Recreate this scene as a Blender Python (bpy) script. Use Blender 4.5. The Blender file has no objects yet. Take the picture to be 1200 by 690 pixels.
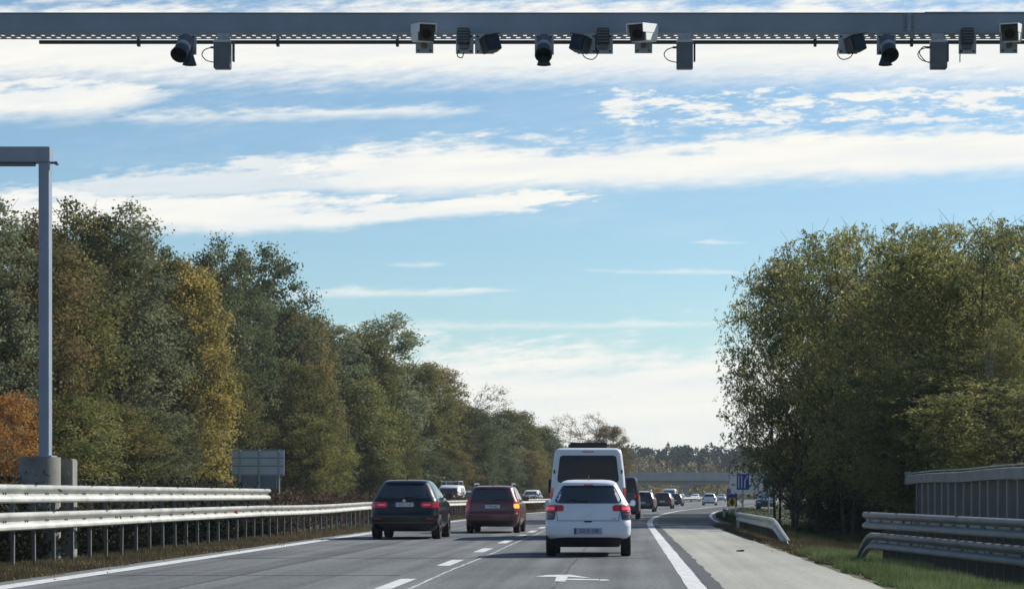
import bpy, bmesh, math, random
import numpy as np
from mathutils import Vector, Matrix

random.seed(7)
RNG = np.random.default_rng(11)
SC = bpy.context.scene
COL = SC.collection
R = math.radians
FOC, PX0, PY0, H0 = 2600.0, 735.0, 580.0, 1.21      # photo focal length (px), vanishing point, eye height


def pt(px, py, Y):
    return ((px - PX0) * Y / FOC, Y, H0 + (PY0 - py) * Y / FOC)


def dev(Y):
    """sideways drift of the road as it bends right"""
    if Y < 83: return 0.0
    if Y < 190: return (Y - 83) ** 2 / 2500.0
    return 107 ** 2 / 2500.0 + (Y - 190) * 0.0856


def slope(Y):
    if Y < 83: return 0.0
    return min(Y - 83, 107) / 1250.0


# ------------------------------------------------------------------ materials
MATS = {}


def node(nt, typ, **kw):
    n = nt.nodes.new(typ)
    for k, v in kw.items():
        setattr(n, k, v)
    return n


def mat(name, col, rough=0.5, metal=0.0, var=0.0, scale=6.0, coat=0.0, bump=0.0, bscale=40.0, emit=None, estr=0.0, spec=0.5, col2=None, stretch=None):
    m = bpy.data.materials.new(name)
    m.use_nodes = True
    nt = m.node_tree
    b = nt.nodes['Principled BSDF']
    b.inputs['Roughness'].default_value = rough
    b.inputs['Metallic'].default_value = metal
    b.inputs['Coat Weight'].default_value = coat
    b.inputs['Coat Roughness'].default_value = 0.16
    b.inputs['Specular IOR Level'].default_value = spec
    b.inputs['Base Color'].default_value = (*col, 1)
    if emit:
        b.inputs['Emission Color'].default_value = (*emit, 1)
        b.inputs['Emission Strength'].default_value = estr
    if var or col2:
        tc = node(nt, 'ShaderNodeTexCoord')
        src = tc.outputs['Object']
        if stretch:
            mp = node(nt, 'ShaderNodeMapping')
            mp.inputs['Scale'].default_value = stretch
            nt.links.new(src, mp.inputs['Vector']); src = mp.outputs['Vector']
        nz = node(nt, 'ShaderNodeTexNoise')
        nz.inputs['Scale'].default_value = scale
        nz.inputs['Detail'].default_value = 8
        nz.inputs['Roughness'].default_value = 0.65
        nt.links.new(src, nz.inputs['Vector'])
        rp = node(nt, 'ShaderNodeValToRGB')
        c2 = col2 or tuple(min(1, c * (1 + var)) for c in col)
        c1 = col if col2 else tuple(c * (1 - var) for c in col)
        rp.color_ramp.elements[0].position = 0.33
        rp.color_ramp.elements[1].position = 0.67
        rp.color_ramp.elements[0].color = (*c1, 1)
        rp.color_ramp.elements[1].color = (*c2, 1)
        nt.links.new(nz.outputs['Fac'], rp.inputs['Fac'])
        nt.links.new(rp.outputs['Color'], b.inputs['Base Color'])
    if bump:
        tc2 = node(nt, 'ShaderNodeTexCoord')
        n2 = node(nt, 'ShaderNodeTexNoise')
        n2.inputs['Scale'].default_value = bscale
        n2.inputs['Detail'].default_value = 6
        nt.links.new(tc2.outputs['Object'], n2.inputs['Vector'])
        bp = node(nt, 'ShaderNodeBump')
        bp.inputs['Strength'].default_value = bump
        bp.inputs['Distance'].default_value = 0.02
        nt.links.new(n2.outputs['Fac'], bp.inputs['Height'])
        nt.links.new(bp.outputs['Normal'], b.inputs['Normal'])
    MATS[name] = m
    return m


LEAF_GAIN = 2.8


def leafmat(name, c1, c2, c3, trans=0.4, gain=None):
    m = bpy.data.materials.new(name)
    m.use_nodes = True
    nt = m.node_tree
    b = nt.nodes['Principled BSDF']
    out = nt.nodes['Material Output']
    b.inputs['Roughness'].default_value = 0.9
    b.inputs['Specular IOR Level'].default_value = 0.06
    k_ = gain or LEAF_GAIN
    c1, c2, c3 = [tuple(min(0.6, v * k_ * q + (0.006 if i_ == 2 else 0)) for i_, v in enumerate(c)) for c, q in ((c1, .75), (c2, 1.0), (c3, 1.3))]  # small blue lift puts a veil of haze into the leaf colour
    g = node(nt, 'ShaderNodeNewGeometry')
    rp = node(nt, 'ShaderNodeValToRGB')
    e = rp.color_ramp.elements
    e[0].position = 0.0; e[0].color = (*c1, 1)
    e[1].position = 1.0; e[1].color = (*c3, 1)
    x = e.new(0.5); x.color = (*c2, 1)
    # clump-sized colour drift plus leaf-to-leaf variation
    tc = node(nt, 'ShaderNodeTexCoord')
    oi = node(nt, 'ShaderNodeObjectInfo')
    vm = node(nt, 'ShaderNodeVectorMath', operation='ADD')
    nt.links.new(tc.outputs['Object'], vm.inputs[0])
    nt.links.new(oi.outputs['Location'], vm.inputs[1])
    nz = node(nt, 'ShaderNodeTexNoise')
    nz.inputs['Scale'].default_value = 0.45
    nz.inputs['Detail'].default_value = 3
    nt.links.new(vm.outputs[0], nz.inputs['Vector'])
    mr = node(nt, 'ShaderNodeMapRange')
    mr.inputs['From Min'].default_value = 0.3; mr.inputs['From Max'].default_value = 0.7
    nt.links.new(nz.outputs['Fac'], mr.inputs['Value'])
    mx = node(nt, 'ShaderNodeMath', operation='MULTIPLY_ADD')
    nt.links.new(g.outputs['Random Per Island'], mx.inputs[0])
    mx.inputs[1].default_value = 0.45
    m3 = node(nt, 'ShaderNodeMath', operation='MULTIPLY'); m3.inputs[1].default_value = 0.55
    nt.links.new(mr.outputs['Result'], m3.inputs[0])
    nt.links.new(m3.outputs[0], mx.inputs[2])
    nt.links.new(mx.outputs[0], rp.inputs['Fac'])
    # each tree a little lighter or darker than its neighbours
    hv = node(nt, 'ShaderNodeHueSaturation')
    mv = node(nt, 'ShaderNodeMapRange'); mv.inputs['To Min'].default_value = 0.84; mv.inputs['To Max'].default_value = 1.28
    mh = node(nt, 'ShaderNodeMapRange'); mh.inputs['To Min'].default_value = 0.49; mh.inputs['To Max'].default_value = 0.507; hv.inputs['Saturation'].default_value = 0.90
    nt.links.new(oi.outputs['Random'], mv.inputs['Value']); nt.links.new(mv.outputs['Result'], hv.inputs['Value'])
    nt.links.new(oi.outputs['Random'], mh.inputs['Value']); nt.links.new(mh.outputs['Result'], hv.inputs['Hue'])
    nt.links.new(rp.outputs['Color'], hv.inputs['Color'])
    nt.links.new(hv.outputs['Color'], b.inputs['Base Color'])
    if trans:
        t = node(nt, 'ShaderNodeBsdfTranslucent')
        nt.links.new(hv.outputs['Color'], t.inputs['Color'])
        ms = node(nt, 'ShaderNodeMixShader')
        ms.inputs[0].default_value = trans
        nt.links.new(b.outputs[0], ms.inputs[1]); nt.links.new(t.outputs[0], ms.inputs[2])
        nt.links.new(ms.outputs[0], out.inputs['Surface'])
    MATS[name] = m
    return m


M = MATS
mat('paint_white', (0.70, 0.72, 0.76), 0.35, coat=0.6, var=0.05, scale=2.5)
mat('paint_black', (0.004, 0.004, 0.005), 0.3, coat=0.7, spec=0.2)
M['paint_black'].node_tree.nodes['Principled BSDF'].inputs['Coat Roughness'].default_value = 0.10
mat('paint_red', (0.10, 0.014, 0.012), 0.3, coat=0.9)
mat('paint_grey', (0.065, 0.075, 0.085), 0.4, coat=0.5)
mat('paint_dark', (0.02, 0.025, 0.032), 0.3, coat=0.8)
mat('paint_silver', (0.4, 0.42, 0.44), 0.35, metal=0.4, coat=0.6)
mat('paint_van', (0.62, 0.65, 0.68), 0.4, coat=0.4, var=0.04, scale=3)
mat('plastic_black', (0.012, 0.012, 0.014), 0.55, var=0.2)
mat('rubber', (0.013, 0.013, 0.013), 0.8, var=0.25, scale=20)
mat('alloy', (0.38, 0.39, 0.4), 0.35, metal=0.8)
mat('glass_dark', (0.018, 0.026, 0.032), 0.05, spec=0.5)
M['glass_dark'].node_tree.nodes['Principled BSDF'].inputs['IOR'].default_value = 1.9
mat('glass_black', (0.010, 0.010, 0.012), 0.12, spec=0.3)
mat('lamp_red', (0.36, 0.012, 0.020), 0.2, coat=0.8, emit=(1, 0.03, 0.05), estr=0.03, var=0.3, scale=14)
mat('lamp_core', (0.62, 0.07, 0.09), 0.2, coat=0.8, emit=(1, 0.10, 0.12), estr=0.25)
mat('lamp_red_dim', (0.25, 0.012, 0.015), 0.2, coat=0.8, emit=(1, 0.03, 0.04), estr=0.05)
mat('lamp_orange', (0.8, 0.2, 0.02), 0.2, emit=(1, 0.30, 0.04), estr=1.3)
mat('lamp_clear', (0.5, 0.5, 0.52), 0.15, coat=1)
mat('lamp_smoke', (0.03, 0.03, 0.035), 0.2, coat=1)
mat('plate_white', (0.55, 0.58, 0.64), 0.5)
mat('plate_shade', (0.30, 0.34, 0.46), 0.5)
mat('plate_blue', (0.03, 0.07, 0.30), 0.5)
mat('ink', (0.012, 0.012, 0.016), 0.6)
mat('chrome', (0.7, 0.71, 0.73), 0.18, metal=1.0)
mat('badge_blue', (0.05, 0.12, 0.35), 0.3)
mat('badge_red', (0.35, 0.03, 0.03), 0.4)

mat('steel_rail', (0.40, 0.405, 0.38), 0.55, metal=0.3, var=0.24, scale=1.6, bump=0.15, bscale=9)
mat('steel_rail_dull', (0.20, 0.215, 0.22), 0.55, metal=0.4, var=0.2, scale=1.6, bump=0.15, bscale=9)
mat('steel_post', (0.13, 0.135, 0.135), 0.6, metal=0.3, var=0.25, scale=3)
mat('steel_dark', (0.05, 0.053, 0.056), 0.6, metal=0.3, var=0.25, scale=3)
mat('bolt', (0.05, 0.048, 0.045), 0.6, metal=0.5)
mat('reflector', (0.35, 0.05, 0.03), 0.4)
mat('steel_gantry', (0.215, 0.255, 0.315), 0.5, metal=0.15, var=0.10, scale=2.5, bump=0.1, bscale=20)
mat('steel_galv', (0.33, 0.36, 0.39), 0.5, metal=0.3, var=0.18, scale=12)
mat('cam_white', (0.75, 0.76, 0.76), 0.45)
mat('cam_dark', (0.035, 0.042, 0.05), 0.5, var=0.2)
mat('cam_grey', (0.10, 0.115, 0.13), 0.5, var=0.15)
mat('lens', (0.004, 0.004, 0.006), 0.08)
mat('cable', (0.02, 0.022, 0.025), 0.6)
mat('concrete', (0.19, 0.185, 0.165), 0.85, var=0.22, scale=2.5, bump=0.3, bscale=25)
mat('concrete_bridge', (0.30, 0.315, 0.325), 0.85, var=0.15, scale=0.5)
mat('road_paint', (0.34, 0.35, 0.35), 0.75, col2=(0.68, 0.69, 0.68), scale=5, bump=0.2, bscale=120)
mat('crack_seal', (0.42, 0.43, 0.43), 0.8, var=0.3, scale=8)
mat('sign_blue', (0.015, 0.05, 0.30), 0.45)
mat('sign_white', (0.62, 0.65, 0.66), 0.5, var=0.06, scale=0.8)
mat('sign_yellow', (0.62, 0.46, 0.03), 0.45)
mat('sign_black', (0.02, 0.02, 0.022), 0.5)
mat('sign_back', (0.42, 0.50, 0.56), 0.5, metal=0.3, var=0.08, scale=1)
mat('sign_back_dark', (0.13, 0.17, 0.22), 0.5, metal=0.3, var=0.08, scale=1)
mat('bark', (0.055, 0.047, 0.038), 0.9, var=0.35, scale=5)
mat('bark_pale', (0.22, 0.21, 0.19), 0.9, var=0.3, scale=5)

leafmat('leaf_olive', (0.030, 0.038, 0.012), (0.052, 0.055, 0.014), (0.095, 0.078, 0.020))
leafmat('leaf_grey', (0.030, 0.040, 0.020), (0.055, 0.062, 0.030), (0.085, 0.085, 0.040))
leafmat('leaf_gold', (0.036, 0.038, 0.012), (0.085, 0.070, 0.016), (0.16, 0.105, 0.02))
leafmat('leaf_green', (0.022, 0.030, 0.013), (0.038, 0.046, 0.019), (0.068, 0.072, 0.027))
leafmat('leaf_brown', (0.036, 0.036, 0.013), (0.066, 0.056, 0.018), (0.11, 0.080, 0.026))
leafmat('leaf_orange', (0.12, 0.07, 0.014), (0.26, 0.125, 0.018), (0.40, 0.19, 0.028), gain=1.6)
leafmat('leaf_locust', (0.026, 0.034, 0.010), (0.056, 0.060, 0.015), (0.12, 0.10, 0.030), 0.5, 3.3)
leafmat('leaf_copper', (0.055, 0.045, 0.022), (0.095, 0.068, 0.034), (0.15, 0.095, 0.045))
leafmat('leaf_weed', (0.030, 0.034, 0.018), (0.06, 0.06, 0.028), (0.15, 0.14, 0.08), 0.15, gain=0.6)  # low gain puts the shade behind the rail into the weed colour
leafmat('leaf_dry', (0.045, 0.028, 0.016), (0.085, 0.055, 0.032), (0.14, 0.095, 0.055), 0.1, gain=1.0)
leafmat('blade_green', (0.050, 0.075, 0.022), (0.090, 0.125, 0.038), (0.17, 0.18, 0.08), 0.2, gain=1.45)
leafmat('blade_dry', (0.07, 0.06, 0.025), (0.14, 0.105, 0.05), (0.20, 0.16, 0.085), 0.15, gain=0.95)
leafmat('blade_dark', (0.025, 0.038, 0.014), (0.045, 0.062, 0.02), (0.095, 0.085, 0.035), 0.15, gain=1.0)
leafmat('far_pine', (0.016, 0.028, 0.018), (0.028, 0.043, 0.024), (0.050, 0.056, 0.026), 0, 1.1)
leafmat('far_autumn', (0.055, 0.050, 0.020), (0.10, 0.080, 0.032), (0.15, 0.10, 0.04), 0)


# ------------------------------------------------------------------ mesh helpers
class MB:
    def __init__(self):
        self.v, self.f, self.m = [], [], []

    def add(self, vs, fs, mi=0):
        o = len(self.v)
        self.v.extend([tuple(p) for p in vs])
        for f in fs:
            self.f.append(tuple(i + o for i in f)); self.m.append(mi)
        return self

    def box(self, c, s, rot=None, mi=0):
        hx, hy, hz = s[0] / 2, s[1] / 2, s[2] / 2
        vs = [Vector((x, y, z)) for x in (-hx, hx) for y in (-hy, hy) for z in (-hz, hz)]
        if rot is not None:
            vs = [rot @ v for v in vs]
        c = Vector(c)
        return self.add([v + c for v in vs], [(0, 1, 3, 2), (4, 6, 7, 5), (0, 4, 5, 1), (2, 3, 7, 6), (0, 2, 6, 4), (1, 5, 7, 3)], mi)

    def tube(self, path, rad, n=8, mi=0, cap=True):
        P = [Vector(p) for p in path]
        rs = rad if isinstance(rad, (list, tuple)) else [rad] * len(P)
        vs, fs = [], []
        prev = None
        for i, p in enumerate(P):
            d = (P[min(i + 1, len(P) - 1)] - P[max(i - 1, 0)])
            if d.length < 1e-9: d = Vector((0, 0, 1))
            d.normalize()
            if prev is None:
                a = d.orthogonal().normalized()
            else:
                a = (prev - d * prev.dot(d))
                a = a.normalized() if a.length > 1e-6 else d.orthogonal().normalized()
            prev = a
            b = d.cross(a)
            for k in range(n):
                t = 2 * math.pi * k / n
                vs.append(p + (a * math.cos(t) + b * math.sin(t)) * rs[i])
        for i in range(len(P) - 1):
            for k in range(n):
                k2 = (k + 1) % n
                fs.append((i * n + k, i * n + k2, (i + 1) * n + k2, (i + 1) * n + k))
        if cap:
            fs.append(tuple(range(n))[::-1]); fs.append(tuple((len(P) - 1) * n + k for k in range(n)))
        return self.add(vs, fs, mi)

    def poly(self, pts, thick, axis=(0, 1, 0), mi=0):
        """flat outline extruded along axis"""
        ax = Vector(axis) * thick
        n = len(pts)
        a = [Vector(p) for p in pts]
        b = [p + ax for p in a]
        return self.add(a + b, [tuple(range(n)), tuple(range(2 * n - 1, n - 1, -1))] + [(i, n + i, n + (i + 1) % n, (i + 1) % n) for i in range(n)], mi)

    def build(self, name, mats, parent=None, smooth=False, bevel=0.0, recalc=True):
        me = bpy.data.meshes.new(name)
        me.from_pydata(self.v, [], self.f)
        for m in (mats if isinstance(mats, (list, tuple)) else [mats]):
            me.materials.append(M[m] if isinstance(m, str) else m)
        me.polygons.foreach_set('material_index', self.m)
        if recalc or bevel:
            bm = bmesh.new(); bm.from_mesh(me)
            if recalc:
                bmesh.ops.recalc_face_normals(bm, faces=bm.faces)
            if bevel:
                eds = [e for e in bm.edges if len(e.link_faces) == 2 and e.calc_face_angle(0) > 0.6]
                bmesh.ops.bevel(bm, geom=eds, offset=bevel, segments=2, affect='EDGES', clamp_overlap=True)
            bm.to_mesh(me); bm.free()
        if smooth:
            me.polygons.foreach_set('use_smooth', [True] * len(me.polygons))
            if smooth != 'all':
                me.set_sharp_from_angle(angle=R(40))
        o = bpy.data.objects.new(name, me)
        COL.objects.link(o)
        if parent is not None:
            o.parent = parent
        return o


def empty(name, loc=(0, 0, 0), rz=0.0):
    o = bpy.data.objects.new(name, None)
    o.empty_display_size = 0.3
    COL.objects.link(o)
    o.location = loc
    o.rotation_euler = (0, 0, rz)
    return o


def tag(o, label=None, cat=None, group=None, kind=None):
    if label: o['label'] = label
    if cat: o['category'] = cat
    if group: o['group'] = group
    if kind: o['kind'] = kind
    return o


def quads_mesh(name, V, material, smooth=False, per=4):
    """numpy (n*per,3) verts -> n separate faces of `per` corners"""
    n = len(V) // per
    me = bpy.data.meshes.new(name)
    me.vertices.add(len(V)); me.loops.add(len(V)); me.polygons.add(n)
    me.vertices.foreach_set('co', np.ascontiguousarray(V, dtype=np.float32).ravel())
    me.loops.foreach_set('vertex_index', np.arange(len(V), dtype=np.int32))
    me.polygons.foreach_set('loop_start', np.arange(0, len(V), per, dtype=np.int32))
    me.polygons.foreach_set('loop_total', np.full(n, per, dtype=np.int32))
    me.materials.append(M[material])
    me.update(); me.validate()
    return me


def link(name, me, parent=None):
    o = bpy.data.objects.new(name, me)
    COL.objects.link(o)
    if parent is not None: o.parent = parent
    return o


def text_part(name, s, size, material, parent, loc, rot, depth=0.002, sx=1.0):
    cu = bpy.data.curves.new(name, 'FONT')
    cu.body = s; cu.size = size; cu.extrude = depth
    cu.align_x = 'CENTER'; cu.align_y = 'CENTER'
    cu.resolution_u = 2
    tmp = bpy.data.objects.new(name, cu)
    COL.objects.link(tmp)
    dg = bpy.context.evaluated_depsgraph_get()
    me = bpy.data.meshes.new_from_object(tmp.evaluated_get(dg))
    bpy.data.objects.remove(tmp)
    me.name = name
    me.materials.clear(); me.materials.append(M[material])
    o = link(name, me, parent)
    o.location = loc; o.rotation_euler = rot; o.scale = (sx, 1, 1)
    return o


# ------------------------------------------------------------------ camera, light, sky
cam_d = bpy.data.cameras.new('camera')
cam = bpy.data.objects.new('camera', cam_d)
COL.objects.link(cam)
cam.location = (0, 0, H0)
cam.rotation_euler = (R(90), 0, 0)
cam_d.sensor_width = 36; cam_d.lens = FOC / 1200 * 36
cam_d.shift_x = -(PX0 - 600) / 1200
cam_d.shift_y = (PY0 - 345) / 1200
cam_d.clip_start = 0.5; cam_d.clip_end = 20000
SC.camera = cam

SUN_AZ, SUN_EL = R(54), R(36)       # azimuth measured from +Y towards +X
sd = Vector((math.sin(SUN_AZ) * math.cos(SUN_EL), math.cos(SUN_AZ) * math.cos(SUN_EL), math.sin(SUN_EL)))
sl = bpy.data.lights.new('sun', 'SUN')
sl.energy = 4.6; sl.angle = R(0.6); sl.color = (1.0, 0.94, 0.86)
so = bpy.data.objects.new('sun', sl); COL.objects.link(so)
so.rotation_euler = (-sd).to_track_quat('-Z', 'Y').to_euler()

W = bpy.data.worlds.new('World'); SC.world = W
W.use_nodes = True
nt = W.node_tree
bg = nt.nodes['Background']
SKY_STR = 0.073
bg.inputs['Strength'].default_value = SKY_STR
sky = node(nt, 'ShaderNodeTexSky', sky_type='NISHITA', sun_disc=False)
sky.sun_elevation = SUN_EL; sky.sun_rotation = SUN_AZ
sky.air_density = 1.0; sky.dust_density = 0.3; sky.ozone_density = 1.6; sky.altitude = 100


def sock(x):
    return x


def mth(op, a, b=None, c=None, clamp=False):
    n = node(nt, 'ShaderNodeMath', operation=op); n.use_clamp = clamp
    for i, x in enumerate((a, b, c)):
        if x is None: continue
        if isinstance(x, (int, float)): n.inputs[i].default_value = x
        else: nt.links.new(x, n.inputs[i])
    return n.outputs[0]


def smooth(x, a, b):
    n = node(nt, 'ShaderNodeMapRange', interpolation_type='SMOOTHSTEP')
    nt.links.new(x, n.inputs['Value'])
    n.inputs['From Min'].default_value = a; n.inputs['From Max'].default_value = b
    if a > b:
        n.inputs['From Min'].default_value = b; n.inputs['From Max'].default_value = a
        n.inputs['To Min'].default_value = 1; n.inputs['To Max'].default_value = 0
    return n.outputs['Result']


tcw = node(nt, 'ShaderNodeTexCoord')
sep = node(nt, 'ShaderNodeSeparateXYZ')
nt.links.new(tcw.outputs['Generated'], sep.inputs[0])
ysafe = mth('MAXIMUM', mth('ABSOLUTE', sep.outputs['Y']), 0.05)
U = mth('MULTIPLY_ADD', mth('DIVIDE', sep.outputs['X'], ysafe), FOC, PX0)       # bearing and height of a sky direction, same unit as a degree grid
V = mth('MULTIPLY_ADD', mth('DIVIDE', sep.outputs['Z'], ysafe), -FOC, PY0)


def noise(su, sv, tilt, seed, detail=7, rough=0.6, dist=0.0):
    cx = node(nt, 'ShaderNodeCombineXYZ')
    nt.links.new(mth('MULTIPLY', U, 1 / su), cx.inputs[0])
    nt.links.new(mth('MULTIPLY', mth('MULTIPLY_ADD', U, tilt, V), 1 / sv), cx.inputs[1])
    cx.inputs[2].default_value = seed
    nz = node(nt, 'ShaderNodeTexNoise')
    nz.inputs['Scale'].default_value = 1; nz.inputs['Detail'].default_value = detail
    nz.inputs['Roughness'].default_value = rough; nz.inputs['Distortion'].default_value = dist
    nt.links.new(cx.outputs[0], nz.inputs['Vector'])
    return nz.outputs['Fac']


nA = noise(190, 20, 0.06, 1.3)             # long streaks
nB = noise(40, 8, 0.10, 5.1, 10, 0.68)     # fine wisps
nC = noise(420, 60, 0.05, 9.7, 4)          # broad variation
nL = noise(75, 26, 0.04, 7.7, 9, 0.62)     # lumps along the upper edges
warp = mth('ADD', mth('ADD', mth('MULTIPLY', mth('SUBTRACT', nA, 0.5), 44), mth('MULTIPLY', mth('SUBTRACT', nB, 0.5), 16)), mth('MULTIPLY', mth('SUBTRACT', nL, 0.5), 40))
nE = mth('ADD', mth('MULTIPLY', mth('SUBTRACT', nB, 0.5), 1.1), mth('ADD', mth('MULTIPLY', mth('SUBTRACT', nL, 0.5), 0.8), mth('MULTIPLY', mth('SUBTRACT', nA, 0.5), 0.7)))
dens = None


def band(xs, c0, c1, h0, h1, fade0, fade1, amp=1.0, soft=0.5):
    """cloud bank: centre line from (xs0,c0) to (xs1,c1), half thickness h0..h1, breaking up towards its ends"""
    global dens
    x0, x1 = xs
    t = mth('DIVIDE', mth('SUBTRACT', U, x0), (x1 - x0))
    c = mth('MULTIPLY_ADD', t, c1 - c0, c0)
    tc_ = mth('MINIMUM', mth('MAXIMUM', t, 0), 1)
    h = mth('MAXIMUM', mth('MULTIPLY_ADD', tc_, h1 - h0, h0), 1.5)
    d = mth('DIVIDE', mth('ABSOLUTE', mth('SUBTRACT', mth('MULTIPLY_ADD', warp, min(1.0, max(h0, h1) / 26.0), V), c)), h)
    e = mth('MULTIPLY', smooth(U, x0 - fade0, x0 + fade0), smooth(U, x1 + fade1, x1 - fade1))
    q = mth('SUBTRACT', mth('ADD', mth('SUBTRACT', 1.0, d), mth('MULTIPLY', nE, 0.95 if max(h0, h1) > 12 else 1.9)), mth('MULTIPLY', mth('SUBTRACT', 1.0, e), 1.4))
    r = mth('MULTIPLY', smooth(q, -0.22, soft + 0.12 if max(h0, h1) > 12 else 1.5), amp)
    dens = r if dens is None else mth('MAXIMUM', dens, r)


band((-3000, 3200), 52, 46, 58, 52, 10, 10, 0.98)                   # top sheet
band((-600, 180), 118, 112, 48, 26, 40, 90, 0.95)                   # thick at the left
band((120, 560), 138, 130, 12, 9, 90, 60, 0.85)
band((330, 3000), 205, 110, 34, 26, 130, 20, 1.0)                   # main bank
band((60, 480), 222, 200, 16, 26, 90, 90, 0.7)
band((-900, 420), 235, 252, 40, 26, 20, 150, 0.98)                  # lower left bank
band((300, 700), 258, 230, 22, 5, 90, 40, 0.98)
band((320, 600), 345, 342, 7, 6, 70, 110, 0.64)
band((380, 860), 382, 380, 8, 6, 90, 120, 0.59)
band((700, 900), 318, 319, 4, 4, 60, 80, 0.59)
band((815, 880), 285, 284, 3.5, 3, 30, 40, 0.51)
band((455, 520), 311, 311, 3.5, 3, 20, 20, 0.45)
band((-3000, 3000), 475, 475, 74, 74, 20, 20, 0.93, 0.4)            # low pale veil
# flocked puffs on the right
pf = mth('ADD', noise(44, 11, 0.06, 3.3, 9, 0.66), mth('MULTIPLY', mth('SUBTRACT', nC, 0.5), 0.35))
reg = mth('MULTIPLY', mth('MULTIPLY', smooth(V, 86, 108), smooth(V, 170, 140)), smooth(U, 560, 760))
puff = mth('MULTIPLY', smooth(mth('SUBTRACT', pf, mth('MULTIPLY', mth('SUBTRACT', 1.0, reg), 0.5)), 0.47, 0.62), 0.9)
dens = mth('MAXIMUM', dens, puff)
dens = mth('ADD', dens, mth('MULTIPLY', smooth(mth('ADD', mth('MULTIPLY', nC, 0.7), mth('MULTIPLY', nB, 0.3)), 0.48, 0.75), 0.16), clamp=True)
# high above and behind: plain broken cloud
tint = node(nt, 'ShaderNodeMix', data_type='RGBA', blend_type='MULTIPLY')
tint.inputs[0].default_value = 1.0
nt.links.new(sky.outputs[0], tint.inputs[6])
tint.inputs[7].default_value = (0.85, 1.00, 1.07, 1)
cmix = node(nt, 'ShaderNodeMix', data_type='RGBA')
nt.links.new(dens, cmix.inputs[0])
nt.links.new(tint.outputs[2], cmix.inputs[6])
cshade = node(nt, 'ShaderNodeMix', data_type='RGBA')
nt.links.new(smooth(nA, 0.3, 0.7), cshade.inputs[0])
CW = 0.66 / SKY_STR
cshade.inputs[6].default_value = (CW * 0.90, CW * 0.93, CW * 0.93, 1)
cshade.inputs[7].default_value = (CW * 1.035, CW * 1.015, CW * 0.95, 1)
nt.links.new(cshade.outputs[2], cmix.inputs[7])
nt.links.new(cmix.outputs[2], bg.inputs['Color'])

vs = SC.view_settings
vs.view_transform = 'Standard'; vs.look = 'None'; vs.exposure = 0.55; vs.gamma = 1.0; vs.use_curve_mapping = False


# ------------------------------------------------------------------ ground and roads
def sstep(a, b, x):
    t = np.clip((x - a) / (b - a), 0, 1)
    return t * t * (3 - 2 * t)


def ground_z(x, y):
    s = x - dev(y)
    z = -0.03
    if s > 4.3:
        near = 1 - float(sstep(56, 74, y))
        ditch = -0.75 * float(sstep(4.6, 7.6, s)) * (1 - float(sstep(10.5, 16, s)))
        mound = 0.46 * float(sstep(6.9, 8.9, s)) - 0.25 * float(sstep(4.4, 6, s)) * (1 - float(sstep(6, 8, s))) - 0.3 * float(sstep(11, 30, s))
        far = float(sstep(150, 230, y))
        z += (ditch * (1 - near) + mound * near) * (1 - far)
        z += 0.05 * math.sin(x * 1.3 + y * 0.7) * float(sstep(4.4, 6, s))
    if s < -24:
        z += 0.6 * float(sstep(-24, -28, s)) + 0.08 * math.sin(x + y * .5)
    return z


ys = np.concatenate([[-380, -200, -100], np.arange(-30, 26, 4), np.arange(26, 160, 1.5), np.arange(160, 420, 8), np.arange(420, 1200, 60), [1600, 2400, 4200]])
ss = np.concatenate([[-2300, -1200, -600, -200, -80, -50], np.arange(-40, -24, 2), [-24, -22.5, -21.2, -13, -11, -10, -8.7, 0, 3.3], np.arange(3.9, 18, 0.5), np.arange(18, 40, 3), [50, 80, 200, 600, 1200, 2300]])
vg, fg = [], []
for y in ys:
    for s in ss:
        x = s + dev(min(y, 1200))
        vg.append((x, y, ground_z(x, y)))
ns = len(ss)
for j in range(len(ys) - 1):
    for i in range(ns - 1):
        fg.append((j * ns + i, j * ns + i + 1, (j + 1) * ns + i + 1, (j + 1) * ns + i))
g = MB(); g.add(vg, fg)


def ground_mat():
    m = mat('ground_soil', (0.06, 0.06, 0.03), 0.95)
    nt2 = m.node_tree; b = nt2.nodes['Principled BSDF']
    tc = node(nt2, 'ShaderNodeTexCoord')
    n1 = node(nt2, 'ShaderNodeTexNoise'); n1.inputs['Scale'].default_value = 0.35; n1.inputs['Detail'].default_value = 9; n1.inputs['Roughness'].default_value = 0.7
    n2 = node(nt2, 'ShaderNodeTexNoise'); n2.inputs['Scale'].default_value = 6; n2.inputs['Detail'].default_value = 8
    nt2.links.new(tc.outputs['Object'], n1.inputs['Vector']); nt2.links.new(tc.outputs['Object'], n2.inputs['Vector'])
    rp = node(nt2, 'ShaderNodeValToRGB'); e = rp.color_ramp.elements
    e[0].position = 0.3; e[0].color = (0.035, 0.050, 0.016, 1)
    e[1].position = 0.72; e[1].color = (0.12, 0.085, 0.042, 1)
    q = e.new(0.5); q.color = (0.065, 0.070, 0.026, 1)
    nt2.links.new(n1.outputs['Fac'], rp.inputs['Fac'])
    mx = node(nt2, 'ShaderNodeMix', data_type='RGBA', blend_type='OVERLAY'); mx.inputs[0].default_value = 0.8
    nt2.links.new(rp.outputs['Color'], mx.inputs[6]); nt2.links.new(n2.outputs['Color'], mx.inputs[7])
    nt2.links.new(mx.outputs[2], b.inputs['Base Color'])
    bp = node(nt2, 'ShaderNodeBump'); bp.inputs['Strength'].default_value = 0.8; bp.inputs['Distance'].default_value = 0.05
    nt2.links.new(n2.outputs['Fac'], bp.inputs['Height']); nt2.links.new(bp.outputs['Normal'], b.inputs['Normal'])


ground_mat()
go = g.build('ground', 'ground_soil', smooth='all')
tag(go, kind='structure')


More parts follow.
